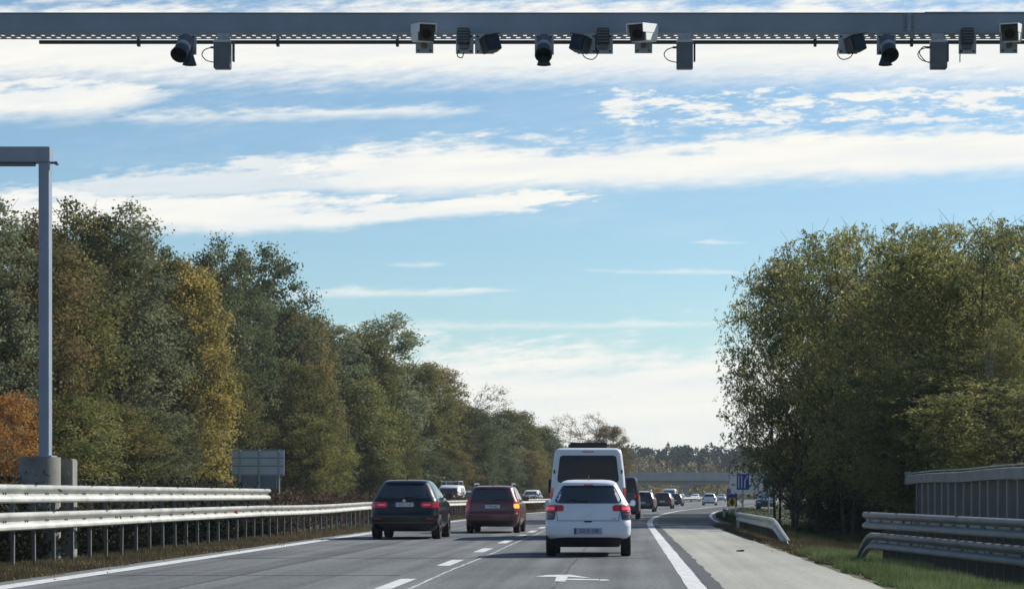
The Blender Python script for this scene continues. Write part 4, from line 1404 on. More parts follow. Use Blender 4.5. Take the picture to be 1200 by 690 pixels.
# --- simpler traffic: shared recipe
def simple_car(name, cat, paint, w, h, L, van=False, detail=1, **kw):
    if van:
        keys = [(0.28, w * .94, 0.05, L - .1), (0.45, w, 0, L), (0.8, w, 0.0, L - .05), (h * .5, w * .99, 0.02, L - .5), (h * .6, w * .97, 0.05, L - 1.0), (h * .88, w * .86, 0.12, L - 1.6), (h * .95, w * .82, 0.16, L - 1.8), (h * .99, w * .7, 0.3, L - 2.1), (h, w * .5, 0.5, L - 2.4)]
        zb0, zb1 = h * .57, h * .88
    else:
        keys = [(0.22, w * .88, 0.1, L - .1), (0.34, w * .96, 0.03, L), (0.5, w, 0.0, L), (h * .44, w, 0.02, L - .05), (h * .58, w * .985, 0.08, L - .3), (h * .66, w * .95, 0.12, L - 1.0), (h * .71, w * .90, 0.17, L - 1.25), (h * .92, w * .75, 0.38, L - 2.0), (h * .965, w * .69, 0.44, L - 2.2), (h * .99, w * .58, 0.6, L - 2.4), (h, w * .4, 0.9, L - 2.7)]
        zb0, zb1 = h * .71, h * .925
    tl = h * .5
    d = dict(name=name, cat=cat, paint=paint, bow=0.06, cr=0.2, keys=keys, wheels=(0.75, L - 0.85), detail=detail, wr=0.33,
             rear_win=round_rows(zb0, zb1, w * .78, w * .66, 0.05), windscreen=round_rows(zb0 + .03, zb1, w * .80, w * .70, 0.04),
             side_win=[[(zb0, 0.5, L * .32), (zb1, 0.75, L * .32)], [(zb0, L * .34, L * .56), (zb1, L * .34, L * .5)]],
             pair=[('tail_light', 'lamp_red_dim', 'rear', [(tl, w * .72, w * 1.05), (tl + .18, w * .74, w * 1.0)], 0.012),
                   ('headlight', 'lamp_clear', 'front', [(h * .40, w * .5, w * 1.0), (h * .49, w * .52, w * .98)], 0.012)],
             patches=[('lower_bumper', 'plastic_black', 'rear', [(0.24, -w * 1.0, w * 1.0), (0.40, -w, w)], 0.006), ('grille', 'plastic_black', 'front', [(0.42, -w * .45, w * .45), (0.58, -w * .45, w * .45)], 0.006)],
             plate=(h * .45 if not van else .7, 0.25, 0.055, '', 'plate_white', 'ink'), mirror=(L - 1.75, zb0 + .03))
    d.update(kw)
    return d


def wheel_carrier(root, B):
    p = B.P('rear', 0.36, 0.95, 0.0)
    mb = MB(); mb.tube([(0.45, p.y, 0.95), (0.45, p.y - 0.2, 0.95)], 0.33, 24); mb.build('spare_wheel', 'rubber', root, smooth=True)


def ahead(spec, px, Y, label, back=0.75, group='cars driving ahead in the right lane'):
    vehicle(spec, ((px - PX0) * Y / FOC, Y - back, 0), -slope(Y), label, group)


ahead(simple_car('panel_van', 'van', 'paint_grey', 0.92, 2.15, 4.9, True, mirror_mat='plastic_black'), 727.5, 112, 'dark grey panel van half hidden behind the right side of the minibus', group=None)
ahead(simple_car('off_road_car', 'car', 'paint_dark', 0.90, 1.52, 4.4, rails=(0.62, 0.6, 2.2, 1.56), rail_mat='paint_white', patches=[('roof_panel', 'paint_white', 'rear', [(1.44, -.55, .55), (1.49, -.5, .5)], 0.02), ('lower_bumper', 'plastic_black', 'rear', [(0.24, -.9, .9), (0.42, -.9, .9)], 0.006)]), 752, 161, 'dark grey off-road car with pale roof just ahead of the grey van')
ahead(simple_car('off_road_car', 'car', 'paint_red', 0.88, 1.48, 4.3, windscreen=[(1.1, -.6, .6), (1.35, -.5, .5)]), 775.5, 200, 'small dark red off-road car ahead of the pale roofed one')
ahead(simple_car('saloon_car', 'car', 'paint_dark', 0.88, 1.42, 4.4), 790, 250, 'dark blue car ahead of the red off-road car')
ahead(simple_car('panel_van', 'van', 'paint_white', 0.95, 2.0, 5.0, True), 783.5, 272, 'white van furthest ahead in the queue, above the red off-road car')
ahead(simple_car('hatchback', 'car', 'paint_white', 0.84, 1.45, 4.0), 830.5, 268, 'small white car alone on the far bend below the overpass', group=None)


def oncoming(spec, px, Y, label, group='cars coming the other way beyond the left guardrail'):
    vehicle(spec, ((px - PX0) * Y / FOC, Y + 4, 0), math.pi - slope(Y), label, group)


def roof_load(root, B):
    mb = MB()
    for sg in (-1, 1):
        mb.tube([(sg * 0.7, 0.4, 1.9), (sg * 0.7, 0.5, 2.35), (sg * 0.7, 2.6, 2.35), (sg * 0.7, 2.8, 1.9)], 0.04, 8)
    mb.tube([(-0.7, 2.5, 2.35), (0.7, 2.5, 2.35)], 0.05, 8); mb.build('roof_rack', 'steel_galv', root)


oncoming(simple_car('delivery_van', 'van', 'paint_white', 0.98, 2.05, 5.0, True, extra=[roof_load]), 529, 180, 'white oncoming van with a roof rack beyond the left guardrail')
oncoming(simple_car('saloon_car', 'car', 'paint_silver', 0.88, 1.62, 4.4), 551, 205, 'silver oncoming car between the white oncoming van and the red estate')
oncoming(simple_car('compact_van', 'van', 'paint_white', 0.92, 1.75, 4.4), 624, 222, 'small white oncoming van right of the red estate car')
oncoming(simple_car('saloon_car', 'car', 'paint_white', 0.88, 1.5, 4.4), 816, 440, 'far white oncoming car right of the bridge pier foot', 'distant oncoming cars under the overpass')
oncoming(simple_car('saloon_car', 'car', 'paint_white', 0.88, 1.5, 4.4), 799, 470, 'far white oncoming car half behind the bridge pier foot', 'distant oncoming cars under the overpass')
oncoming(simple_car('saloon_car', 'car', 'paint_silver', 0.88, 1.5, 4.4), 847, 440, 'far silver oncoming car between the far white car and the yellow sign', 'distant oncoming cars under the overpass')
vehicle(simple_car('saloon_car', 'car', 'paint_dark', 0.88, 1.45, 4.4), (pt(901, 0, 205)[0], 205, -0.05), R(180 - 8), 'dark parked car beyond the short guardrail, below the white board')


# ------------------------------------------------------------------ signs
def post_tube(par, x, y, z0, z1, r=0.03, m_='steel_galv', name='post'):
    mb = MB(); mb.tube([(x, y, z0), (x, y, z1)], r, 10); return mb.build(name, m_, par, smooth=True)


SY = 98.0
k = SY / FOC
bs = empty('lane_sign', (pt(870.5, 0, SY)[0], SY, 0))
tag(bs, 'blue rectangular lane sign with white arrows on a thin pole', 'road sign')
post_tube(bs, 0, 0.04, -0.3, pt(0, 556, SY)[2], 0.032)
zc = pt(0, 564.3, SY)[2]; sw, sh = 14.4 * k, 18.4 * k
mb = MB(); mb.box((0, 0, zc), (sw, 0.02, sh)); pn = mb.build('panel', 'sign_blue', bs)
mb = MB()
for fx in (-0.34, -0.10):
    mb.box((fx * sw, -0.014, zc - 0.01), (0.055, 0.006, sh * 0.74))
    mb.poly([(fx * sw - 0.06, -0.017, zc + sh * .30), (fx * sw + 0.06, -0.017, zc + sh * .30), (fx * sw, -0.017, zc + sh * .44)], 0.005)
mb.box((0.16 * sw, -0.014, zc - sh * .16), (0.055, 0.006, sh * 0.46))
mb.box((0.23 * sw, -0.0145, zc + sh * .18), (0.055, 0.006, sh * .36), Matrix.Rotation(R(30), 3, 'Y'))
mb.poly([(0.24 * sw, -0.0175, zc + sh * .36), (0.42 * sw, -0.0175, zc + sh * .25), (0.40 * sw, -0.0175, zc + sh * .44)], 0.005)
mb.build('arrow', 'sign_white', pn)

NY = 150.0; k = NY / FOC
ys_ = empty('exit_marker', (pt(858, 0, NY)[0], NY, 0))
tag(ys_, 'yellow and black double chevron marker below a blue plate on the exit island', 'road sign')
post_tube(ys_, -0.2, 0.04, -0.1, pt(0, 580, NY)[2], 0.03); post_tube(ys_, 0.2, 0.04, -0.1, pt(0, 580, NY)[2], 0.03)
zc = pt(0, 588, NY)[2]; hw = 6 * k; hh = 4.8 * k
mb = MB(); mb.box((0, 0, zc), (2 * hw, 0.02, 2 * hh)); pn = mb.build('panel', 'sign_black', ys_)
mb = MB()
for sg in (-1, 1):
    q = [(sg * hw * .98, zc), (sg * hw * .5, zc + hh * .95), (sg * hw * .1, zc + hh * .95), (sg * hw * .5, zc), (sg * hw * .1, zc - hh * .95), (sg * hw * .5, zc - hh * .95)]
    mb.poly([(a, -0.016, b) for a, b in q], 0.005)
mb.build('chevron', 'sign_yellow', pn)
zc2 = pt(0, 580.7, NY)[2]
mb = MB(); mb.box((0, 0.0, zc2), (2 * hw, 0.02, 4.2 * k)); mb.build('blue_plate', 'sign_blue', ys_)
zc3 = pt(0, 575.3, NY)[2]
mb = MB(); mb.box((-hw * .65, 0, zc3), (4.4 * k, 0.02, 5.2 * k)); p3 = mb.build('small_plate', 'sign_blue', ys_)
post_tube(ys_, -hw * .65, 0.035, zc2, zc3, 0.02)
text_part('letter', 'C', 0.22, 'sign_white', p3, (-hw * .60, -0.012, zc3), (R(90), 0, 0), 0.002)

DY = 185.0; k = DY / FOC
ds = empty('direction_board', (pt(882, 0, DY)[0], DY, 0))
tag(ds, 'large white direction board with a black left arrow, partly behind the right trees', 'road sign')
z0, z1 = pt(0, 578.5, DY)[2], pt(0, 557, DY)[2]
wb = 54 * k
mb = MB(); mb.box((0, 0, (z0 + z1) / 2), (wb, 0.06, z1 - z0)); pn = mb.build('board', 'sign_white', ds)
mb = MB(); ax = -wb / 2 + 2 * k; zc = pt(0, 567.6, DY)[2]
mb.box((ax + 3.4 * k, -0.036, zc), (3.6 * k, 0.008, 1.0 * k)); mb.poly([(ax - 0.3 * k, -0.040, zc), (ax + 2 * k, -0.040, zc + 1.5 * k), (ax + 2 * k, -0.040, zc - 1.5 * k)], 0.008)
mb.build('arrow', 'sign_black', pn)
text_part('lettering', 'YN', 9 * k, 'sign_back', pn, (-6.5 * k, -0.036, pt(0, 563.5, DY)[2]), (R(90), 0, 0), 0.004)
for sx in (-0.35, 0.35):
    post_tube(ds, sx * wb, 0.08, -0.3, z1, 0.07)

BY = 130.0; k = BY / FOC
sb = empty('large_sign', (pt(302.5, 0, BY)[0], BY, 0))
tag(sb, 'back of a large blue grey road sign facing the other carriageway', 'road sign')
z1, zm, z0 = pt(0, 526.5, BY)[2], pt(0, 557, BY)[2], pt(0, 573, BY)[2]
mb = MB(); mb.box((0, 0.04, (z1 + zm) / 2), (61 * k, 0.05, z1 - zm)); mb.build('panel', 'sign_back', sb)
mb = MB(); mb.box((-2 * k, 0.045, (zm + z0) / 2 - 0.004), (47 * k, 0.05, zm - z0 - 0.01)); mb.build('gap_reflection', 'sign_back_dark', sb)  # sheet over the gap below, its blue reflection put into the colour
mb = MB()
for z in (zm + 0.05, zm + (z1 - zm) * .37, zm + (z1 - zm) * .68, z1 - 0.05):
    mb.box((0, 0.0, z), (61 * k, 0.03, 0.05))
mb.build('cross_bar', 'sign_back_dark', sb)
for fx in (-0.35, 0.02, 0.40):
    post_tube(sb, fx * 61 * k, -0.05, 0.0, z1 - .03, 0.065)

for i, (px, Y, lab) in enumerate(((848.5, 118, 'white delineator post left of the yellow marker on the exit island'), (863.7, 110, 'white delineator post right of the yellow marker, near the lane sign pole'))):
    o = empty('delineator_post', (pt(px, 0, Y)[0], Y, -0.05))
    tag(o, lab, 'delineator', 'white delineators on the exit island')
    mb = MB(); mb.poly([(-0.06, 0, 0), (0.06, 0, 0), (0.06, 0, 0.52), (-0.06, 0, 0.60)], 0.06); mb.build('post', 'sign_white', o, bevel=0.008)
    mb = MB(); mb.box((0, -0.003, 0.46), (0.124, 0.01, 0.07)); mb.build('black_band', 'sign_black', o)

# small litter seen on the concrete and in the ditch
mb = MB(); mb.box((0, 0, 0.012), (0.10, 0.16, 0.03), Matrix.Rotation(0.5, 3, 'Z')); mb.box((0.05, 0.05, 0.015), (0.06, 0.1, 0.035), Matrix.Rotation(1.1, 3, 'Z'))
o = mb.build('stone', 'sign_black', bevel=0.01); o.location = (*pt(867, 0, 48)[:2], 0.0); o.location.x = pt(867, 0, 48)[0]
tag(o, 'small dark lump lying on the pale concrete shoulder', 'debris')

# ------------------------------------------------------------------ overpass
OY = 550.0; k = OY / FOC
ov = empty('overpass', (0, OY, 0)); ov.location = (0, 0, 0)
tag(ov, 'grey concrete overpass crossing in the distance on a single visible pier', 'bridge')
zt, zl = pt(0, 553, OY)[2], pt(0, 567.5, OY)[2]
xa, xb = pt(640, 0, OY)[0], pt(1010, 0, OY)[0]
mb = MB(); mb.box(((xa + xb) / 2, OY + 4, (zt + pt(0, 563, OY)[2]) / 2), (xb - xa, 9, zt - pt(0, 563, OY)[2])); mb.build('deck', 'concrete_bridge', ov)
mb = MB(); mb.box(((xa + xb) / 2, OY + 4, (pt(0, 563, OY)[2] + zl) / 2 - 0.01), (xb - xa, 5.4, pt(0, 563, OY)[2] - zl)); mb.build('girder', 'concrete_bridge', ov)
mb = MB()
for dz in (0.45, 0.95):
    mb.box(((xa + xb) / 2, OY - 0.3, zt + dz), (xb - xa, 0.06, 0.06))
x = xa
while x < xb:
    mb.box((x, OY - 0.3, zt + 0.48), (0.07, 0.07, 1.0)); x += 1.8
mb.build('railing', 'steel_post', ov)
for px in (804, 640, 985):
    xp = pt(px, 0, OY + 2)[0]
    mb = MB(); mb.box((xp, OY + 4, 1.8), (1.15, 4.5, 3.7)); mb.build('pier', 'concrete_bridge', ov, bevel=0.1)
    mb = MB(); mb.box((xp, OY + 4, zl - 0.42), (2.0, 6.4, 0.8)); mb.build('pier_cap', 'concrete_bridge', ov, bevel=0.08)


# ------------------------------------------------------------------ trees
def rand_unit(n):
    v = RNG.normal(size=(n, 3)); return v / np.linalg.norm(v, axis=1, keepdims=True)


def leaf_faces(C, L, Wd, droop=0.0, align=None, al=0.0):
    """rhombus leaves at centres C; L,Wd arrays"""
    n = len(C)
    d = rand_unit(n)
    d[:, 2] = d[:, 2] * (1 - droop) - droop * 0.5
    if align is not None:
        d = d * (1 - al) + align * al
    d /= np.linalg.norm(d, axis=1, keepdims=True)
    s = np.cross(d, rand_unit(n)); s /= np.linalg.norm(s, axis=1, keepdims=True) + 1e-9
    V_ = np.empty((n, 4, 3))
    V_[:, 0] = C - d * L[:, None] * .5
    V_[:, 1] = C + s * Wd[:, None] * .5
    V_[:, 2] = C + d * L[:, None] * .5
    V_[:, 3] = C - s * Wd[:, None] * .5
    return V_.reshape(-1, 3)


def tree_proto(H, Rr, base, ncl, lpc, leaf, prof, seed, clump=0.9, trunk_r=0.16, inner=0.45, flat=0.7, droop=0.15, sig=0.38, lean=0.0, stems=1, bare_top=0.0, spray=False):
    rng = random.Random(seed)
    mb = MB()
    spines = []
    for s_ in range(stems):
        a = rng.uniform(0, 6.28); off = 0 if stems == 1 else rng.uniform(0.2, 0.7)
        top = H * (0.93 if stems == 1 else rng.uniform(0.75, 0.93))
        path = []
        lx, ly = math.cos(a) * off, math.sin(a) * off
        wob = rng.uniform(0, 6)
        for i in range(9):
            t = i / 8
            sp = (Rr * 0.35 * t if stems > 1 else 0)
            path.append(Vector((lx + math.cos(a) * sp + 0.15 * math.sin(wob + t * 5) * t * 1.5 + lean * t * H, ly + math.sin(a) * sp + 0.15 * math.cos(wob * 2 + t * 4) * t * 1.5, top * t - (0.3 if i == 0 else 0))))
        rr = [trunk_r * (1 - 0.93 * (i / 8) ** 0.9) * (1 if stems == 1 else 0.7) for i in range(9)]
        rr[0] *= 1.35
        mb.tube(path, rr, 8)
        spines.append(path)
    cents, rads = [], []
    for kk in range(ncl):
        t = base + (1 - base) * (kk + rng.random()) / ncl
        pr = prof((t - base) / (1 - base))
        rad = Rr * pr * math.sqrt(rng.uniform(inner ** 2, 1.0))
        a = kk * 2.399 + rng.uniform(-.5, .5)
        sp = spines[kk % stems]
        zc_ = H * t * rng.uniform(0.97, 1.02)
        za = max(H * base * 0.55, zc_ - rad * rng.uniform(0.5, 1.0) - 0.4)
        f = min(za / sp[-1].z, 0.98) * 8; i0 = int(f); p0 = sp[i0].lerp(sp[min(i0 + 1, 8)], f - i0)
        c = Vector((lean * H * t + rad * math.cos(a), rad * math.sin(a), zc_))
        m_ = p0.lerp(c, 0.5) + Vector((rng.uniform(-.2, .2), rng.uniform(-.2, .2), rng.uniform(-0.1, .25)))
        rb = max(0.012, 0.045 * (1 - t * .6))
        mb.tube([p0, m_, c], [rb, rb * .65, 0.010], 5, cap=False)
        if rng.random() < bare_top * max(0, (t - 0.55)) * 2.2:
            # twiggy bare end
            for q in range(4):
                e = c + Vector((rng.uniform(-.5, .5), rng.uniform(-.5, .5), rng.uniform(.2, 1.0)))
                mb.tube([m_.lerp(c, 0.7), e], [0.012, 0.006], 4, cap=False)
            cents.append(c); rads.append((clump * 0.8, 0.25))
        else:
            for q in range(2):
                e = c + Vector((rng.uniform(-1, 1), rng.uniform(-1, 1), rng.uniform(-.3, .9))) * clump * .8
                mb.tube([m_.lerp(c, 0.6), e], [0.012, 0.006], 4, cap=False)
            cents.append(c); rads.append((clump * rng.uniform(0.6, 1.35), 1.0))
    allv = []
    for c, (cr_, dn) in zip(cents, rads):
        n = int(lpc * dn * (cr_ / clump) ** 2)
        if n < 2: continue
        if spray:
            # feathery compound leaves: short axis with paired leaflets
            na = max(2, n // 9)
            base_p = np.array(c)[None] + RNG.normal(size=(na, 3)) * np.array([cr_, cr_, cr_ * flat]) * sig
            ax = rand_unit(na); ax[:, 2] = ax[:, 2] * .4 - 0.25; ax /= np.linalg.norm(ax, axis=1, keepdims=True)
            tt = np.linspace(0.1, 1, 9)
            P_ = base_p[:, None] + ax[:, None] * (tt[None, :, None] * 0.42) + RNG.normal(size=(na, 9, 3)) * 0.045
            P_[:, :, 2] -= (tt[None] ** 2) * 0.12
            P_ = P_.reshape(-1, 3)
            allv.append(leaf_faces(P_, RNG.uniform(.75, 1.25, len(P_)) * leaf[1], RNG.uniform(.75, 1.25, len(P_)) * leaf[0], 0.1))
        else:
            P_ = np.array(c)[None] + RNG.normal(size=(n, 3)) * np.array([cr_, cr_, cr_ * flat]) * sig
            allv.append(leaf_faces(P_, RNG.uniform(.7, 1.3, n) * leaf[1], RNG.uniform(.7, 1.3, n) * leaf[0], droop))
    crown = quads_mesh('crown', np.concatenate(allv), 'leaf_olive')
    t_o = mb.build('trunk', 'bark', smooth=True, recalc=False)
    tm = t_o.data; bpy.data.objects.remove(t_o)
    return dict(trunk=tm, crown=crown, H=H, R=Rr)


dome = lambda t: (0.55 + 0.75 * t) if t < 0.4 else (0.85 + 0.15 * math.cos((t - .4) * 3)) * math.sqrt(max(0.03, 1 - ((t - .4) / .62) ** 2)) + .02
column = lambda t: 0.9 if t < 0.25 else 0.9 * math.sqrt(max(0.03, 1 - ((t - .25) / .78) ** 2))
oval = lambda t: math.sqrt(max(0.05, 1 - ((t - .42) / .6) ** 2))
spread = lambda t: 0.6 + 0.5 * t if t < 0.7 else 0.95 * math.sqrt(max(0.04, 1 - ((t - .7) / .33) ** 2))

PROT = {
    'broad': tree_proto(16, 4.2, 0.10, 120, 190, (0.13, 0.20), oval, 1, 1.05, 0.2),
    'dense': tree_proto(16, 4.0, 0.08, 130, 200, (0.14, 0.20), column, 2, 1.05, 0.2, stems=2),
    'tall': tree_proto(17, 3.4, 0.12, 130, 190, (0.12, 0.18), column, 3, 0.9, 0.17, bare_top=0.5),
    'bushy': tree_proto(12, 3.8, 0.06, 100, 200, (0.13, 0.20), dome, 4, 1.05, 0.14, stems=3),
    'thin': tree_proto(17, 2.6, 0.15, 90, 80, (0.12, 0.18), column, 5, 0.8, 0.13, bare_top=1.0, stems=2),
    'locust': tree_proto(14, 4.2, 0.20, 120, 240, (0.075, 0.16), spread, 6, 1.25, 0.17, flat=0.42, spray=True),
    'locust2': tree_proto(14, 3.8, 0.16, 110, 250, (0.075, 0.16), oval, 8, 1.25, 0.15, flat=0.42, spray=True, stems=2),
    'locust3': tree_proto(14, 4.4, 0.24, 120, 230, (0.075, 0.16), spread, 9, 1.3, 0.16, flat=0.42, spray=True, stems=2),
}


def plant_tree(kind, x, y, h, r, leafm, label, group, name='deciduous_tree', rz=None, bark='bark', cat='tree'):
    P_ = PROT[kind]
    root = empty(name, (x, y, ground_z(x, y)), rz if rz is not None else random.uniform(0, 6.28))
    tag(root, label, cat, group)
    sz = h / P_['H']; sr = r / P_['R']
    for nm in ('trunk', 'crown'):
        o = bpy.data.objects.new(nm, P_[nm]); COL.objects.link(o); o.parent = root
        o.scale = (sr, sr, sz)
        o.material_slots[0].link = 'OBJECT'
        o.material_slots[0].material = M[bark if nm == 'trunk' else leafm]
    return root


def solve_Y(px, s):
    lo, hi = 40.0, 600.0
    for _ in range(60):
        mid = (lo + hi) / 2
        if PX0 + (s + dev(mid)) * FOC / mid < px: lo = mid
        else: hi = mid
    return lo


def left_tree(kind, px, top, s, r, leafm, label, group=None, **kw):
    Y = solve_Y(px, s); x = s + dev(Y)
    h = H0 + (PY0 - top) * Y / FOC - ground_z(x, Y)
    plant_tree(kind, x, Y, h, r, leafm, label, group, **kw)


G1 = 'front trees of the left roadside wood'
front = [
    ('tall', -22, 226, -28.5, 3.0, 'leaf_grey', 'sparse grey green treetop at the left edge, left of the gantry leg'),
    ('broad', 22, 262, -28, 3.6, 'leaf_brown', 'brown olive tree behind the orange tree at the left edge'),
    ('bushy', 62, 300, -27.5, 3.6, 'leaf_olive', 'olive tree straight behind the gantry leg'),
    ('tall', 98, 246, -30.0, 3.4, 'leaf_olive', 'tall olive tree just right of the gantry leg'),
    ('tall', 140, 250, -28.5, 4.0, 'leaf_grey', 'tall airy grey green tree with pale branches right of the gantry leg'),
    ('broad', 182, 292, -29, 3.4, 'leaf_olive', 'olive tree between the airy tree and the golden tree'),
    ('dense', 214, 312, -27.5, 3.6, 'leaf_gold', 'golden yellow tree left of the dark green tree'),
    ('broad', 262, 290, -29.5, 3.6, 'leaf_green', 'tall dark green tree with a clear rounded top above the blue grey sign'),
    ('broad', 308, 296, -30.5, 4.6, 'leaf_green', 'second tall dark green tree, the one nearer the middle of the photo'),
    ('bushy', 258, 428, -29.0, 3.2, 'leaf_olive', 'low olive yellow tree just above the blue grey sign'),
    ('bushy', 345, 430, -26.5, 3.4, 'leaf_olive', 'low bushy olive tree right of the blue grey sign'),
    ('dense', 352, 372, -28.5, 3.6, 'leaf_brown', 'brown olive tree right of the dark green pair'),
    ('tall', 388, 378, -28.5, 4.2, 'leaf_grey', 'grey green tree left of the taller greyish crown above the black car'),
    ('tall', 452, 372, -29.5, 5.2, 'leaf_grey', 'tall greyish crown standing up above the black estate car'),
    ('dense', 424, 392, -31.0, 4.8, 'leaf_olive', 'olive tree filling the gap left of the tallest greyish crown'),
    ('bushy', 420, 450, -26.5, 4.2, 'leaf_olive', 'low olive tree in front of the greyish crown'),
    ('dense', 492, 428, -28.5, 5.0, 'leaf_olive', 'olive tree right of the greyish crown'),
    ('tall', 516, 430, -29.5, 4.2, 'leaf_brown', 'brownish pointed tree above the red estate car'),
    ('bushy', 545, 478, -27, 5.0, 'leaf_green', 'green rounded tree behind the red estate car'),
    ('thin', 580, 452, -29, 4.4, 'leaf_grey', 'thin nearly bare tree rising right of the pointed brownish tree'),
    ('dense', 600, 482, -28, 5.0, 'leaf_olive', 'olive tree left of the small white oncoming van'),
    ('dense', 628, 500, -28, 5.5, 'leaf_green', 'dark green tree just left of the minibus'),
    ('thin', 660, 486, -28, 4.2, 'leaf_copper', 'thin twiggy tree rising left behind the minibus roof'),
    ('thin', 694, 484, -27, 4.4, 'leaf_copper', 'thin brownish leaved tree rising behind the minibus roof'),
    ('dense', 714, 500, -26, 5.0, 'leaf_brown', 'brownish bushy tree at the right end of the left wood'),
]
for t in front:
    left_tree(*t, group=G1)
plant_tree('bushy', pt(8, 0, 90)[0], 90, 5.0, 1.9, 'leaf_orange', 'bright orange low tree left of the gantry leg foot', None)
rr_ = random.Random(5)
fill_l = 'olive and brown trees filling the second row of the left wood'
for i, px in enumerate([-60, -5, 45, 85, 120, 160, 200, 240, 285, 330, 372, 410, 440, 475, 505, 535, 560, 590, 612, 640]):
    s = -34 + rr_.uniform(-1.5, 1.5)
    top_line = np.interp(px, [-60, 0, 100, 160, 230, 320, 400, 480, 560, 640], [250, 262, 268, 285, 312, 330, 382, 412, 462, 498])
    left_tree(rr_.choice(['broad', 'dense', 'bushy']), px, top_line + rr_.uniform(5, 30), s, rr_.uniform(4, 4.8), rr_.choice(['leaf_olive', 'leaf_brown', 'leaf_green', 'leaf_olive']), 'olive or brown tree in the second row of the left wood', fill_l)
for i, px in enumerate([80, 130, 165, 350, 380, 430, 465, 500, 530, 562, 590, 618, 645, 668]):
    s = -25.8 + rr_.uniform(-.6, .6)
    top_line = np.interp(px, [0, 230, 400, 560, 700], [470, 480, 500, 530, 545])
    left_tree('bushy', px, top_line + rr_.uniform(-12, 12), s, rr_.uniform(2.4, 3.4), rr_.choice(['leaf_olive', 'leaf_olive', 'leaf_brown', 'leaf_green']), 'low bush at the foot of the left wood', 'low bushes at the foot of the left wood', name='bush', cat='bush')

G2 = 'front trees of the right roadside wood'
right = [
    ('locust3', 912, 318, 116, 2.9, 'locust tree leaning over the road at the left end of the right wood'),
    ('locust2', 926, 305, 110, 3.2, 'locust tree second from the left end of the right wood'),
    ('locust', 958, 284, 112, 3.6, 'locust tree behind the short low guardrail'),
    ('locust3', 995, 276, 104, 3.7, 'locust tree above the gap between the two right guardrails'),
    ('locust', 1040, 272, 106, 3.8, 'locust tree left of the end of the tall bank barrier'),
    ('locust2', 1075, 284, 92, 3.6, 'locust tree above the end plate of the tall bank barrier'),
    ('locust3', 1112, 268, 100, 3.8, 'locust tree behind the middle of the tall bank barrier'),
    ('locust', 1155, 266, 92, 3.7, 'tall locust tree left of the pale stemmed tree'),
    ('locust3', 1200, 270, 90, 3.8, 'locust tree at the right edge of the photo'),
    ('locust', 1250, 280, 84, 3.8, 'locust tree cut by the right edge of the photo'),
]
for kind, px, top, Y, r, lab in right:
    x = (px - PX0) * Y / FOC
    plant_tree(kind, x, Y, H0 + (PY0 - top) * Y / FOC - ground_z(x, Y), r, 'leaf_locust', lab, G2, name='locust_tree')
plant_tree('locust2', pt(1174, 0, 78)[0], 78, 7.6, 1.5, 'leaf_locust', 'slim pale stemmed tree above the tall bank barrier at the right', None, bark='bark_pale')
for i in range(30):
    Y = rr_.uniform(96, 150) if i < 22 else rr_.uniform(70, 92)
    px = rr_.uniform(930, 1250) if i < 22 else rr_.uniform(1085, 1260)
    x = (px - PX0) * Y / FOC
    top = rr_.uniform(300, 370) if i < 22 else rr_.uniform(400, 470)
    plant_tree(rr_.choice(['locust2', 'locust', 'locust3']), x, Y, H0 + (PY0 - top) * Y / FOC, rr_.uniform(3.2, 4.2), rr_.choice(['leaf_locust', 'leaf_locust', 'leaf_olive']), 'dark locust tree inside the right wood', 'locust trees inside the right wood', name='locust_tree')
for i in range(14):
    Y = rr_.uniform(100, 125); px = 965 + i * 22
    x = (px - PX0) * Y / FOC
    plant_tree('bushy', x, Y, rr_.uniform(3.5, 5.5), rr_.uniform(2.2, 3.2), 'leaf_green', 'dark bush under the trees of the right wood', 'dark bushes under the right wood', name='bush', cat='bush')
# small orange tree by the bend
plant_tree('bushy', pt(773, 0, 330)[0], 330, 2.3, 0.9, 'leaf_orange', 'tiny orange shrub above the red off-road car', None, name='bush', cat='bush')


# ------------------------------------------------------------------ stuff: weeds, grass, far woods
def stuff(name, V_, material, label=None):
    o = link(name, quads_mesh(name, V_, material)); o['kind'] = 'stuff'
    return o


def weeds(n_clump, s0, s1, y0, y1, h0, h1, lpc, leaf, zfun=lambda s, y: 1.0):
    out = []
    for i in range(n_clump):
        y = RNG.uniform(y0, y1); s = RNG.uniform(s0, s1); x = s + dev(y)
        h = RNG.uniform(h0, h1) * zfun(s, y)
        n = int(lpc)
        t = RNG.uniform(0, 1, n) ** 0.7
        P_ = np.stack([x + RNG.normal(size=n) * 0.16 * (1 + t), y + RNG.normal(size=n) * 0.25, t * h + ground_z(x, y)], 1)
        up_ = np.zeros((n, 3)); up_[:, 2] = 1
        out.append(leaf_faces(P_, RNG.uniform(.6, 1.4, n) * leaf[1], RNG.uniform(.6, 1.4, n) * leaf[0], 0, up_, 0.35))
    return np.concatenate(out)


stuff('undergrowth', weeds(520, -13.0, -11.1, 33, 66, 0.9, 1.72, 110, (0.05, 0.10)), 'leaf_weed')
stuff('undergrowth', weeds(620, -12.2, -11.0, 30, 70, 0.4, 0.95, 100, (0.05, 0.10)), 'leaf_weed')
stuff('dry_brush', weeds(900, -13.1, -10.9, 64, 190, 0.7, 1.45, 70, (0.04, 0.16)), 'leaf_dry')
stuff('dry_brush', weeds(420, -25.5, -22.6, 100, 330, 0.8, 2.0, 80, (0.06, 0.2)), 'leaf_dry')


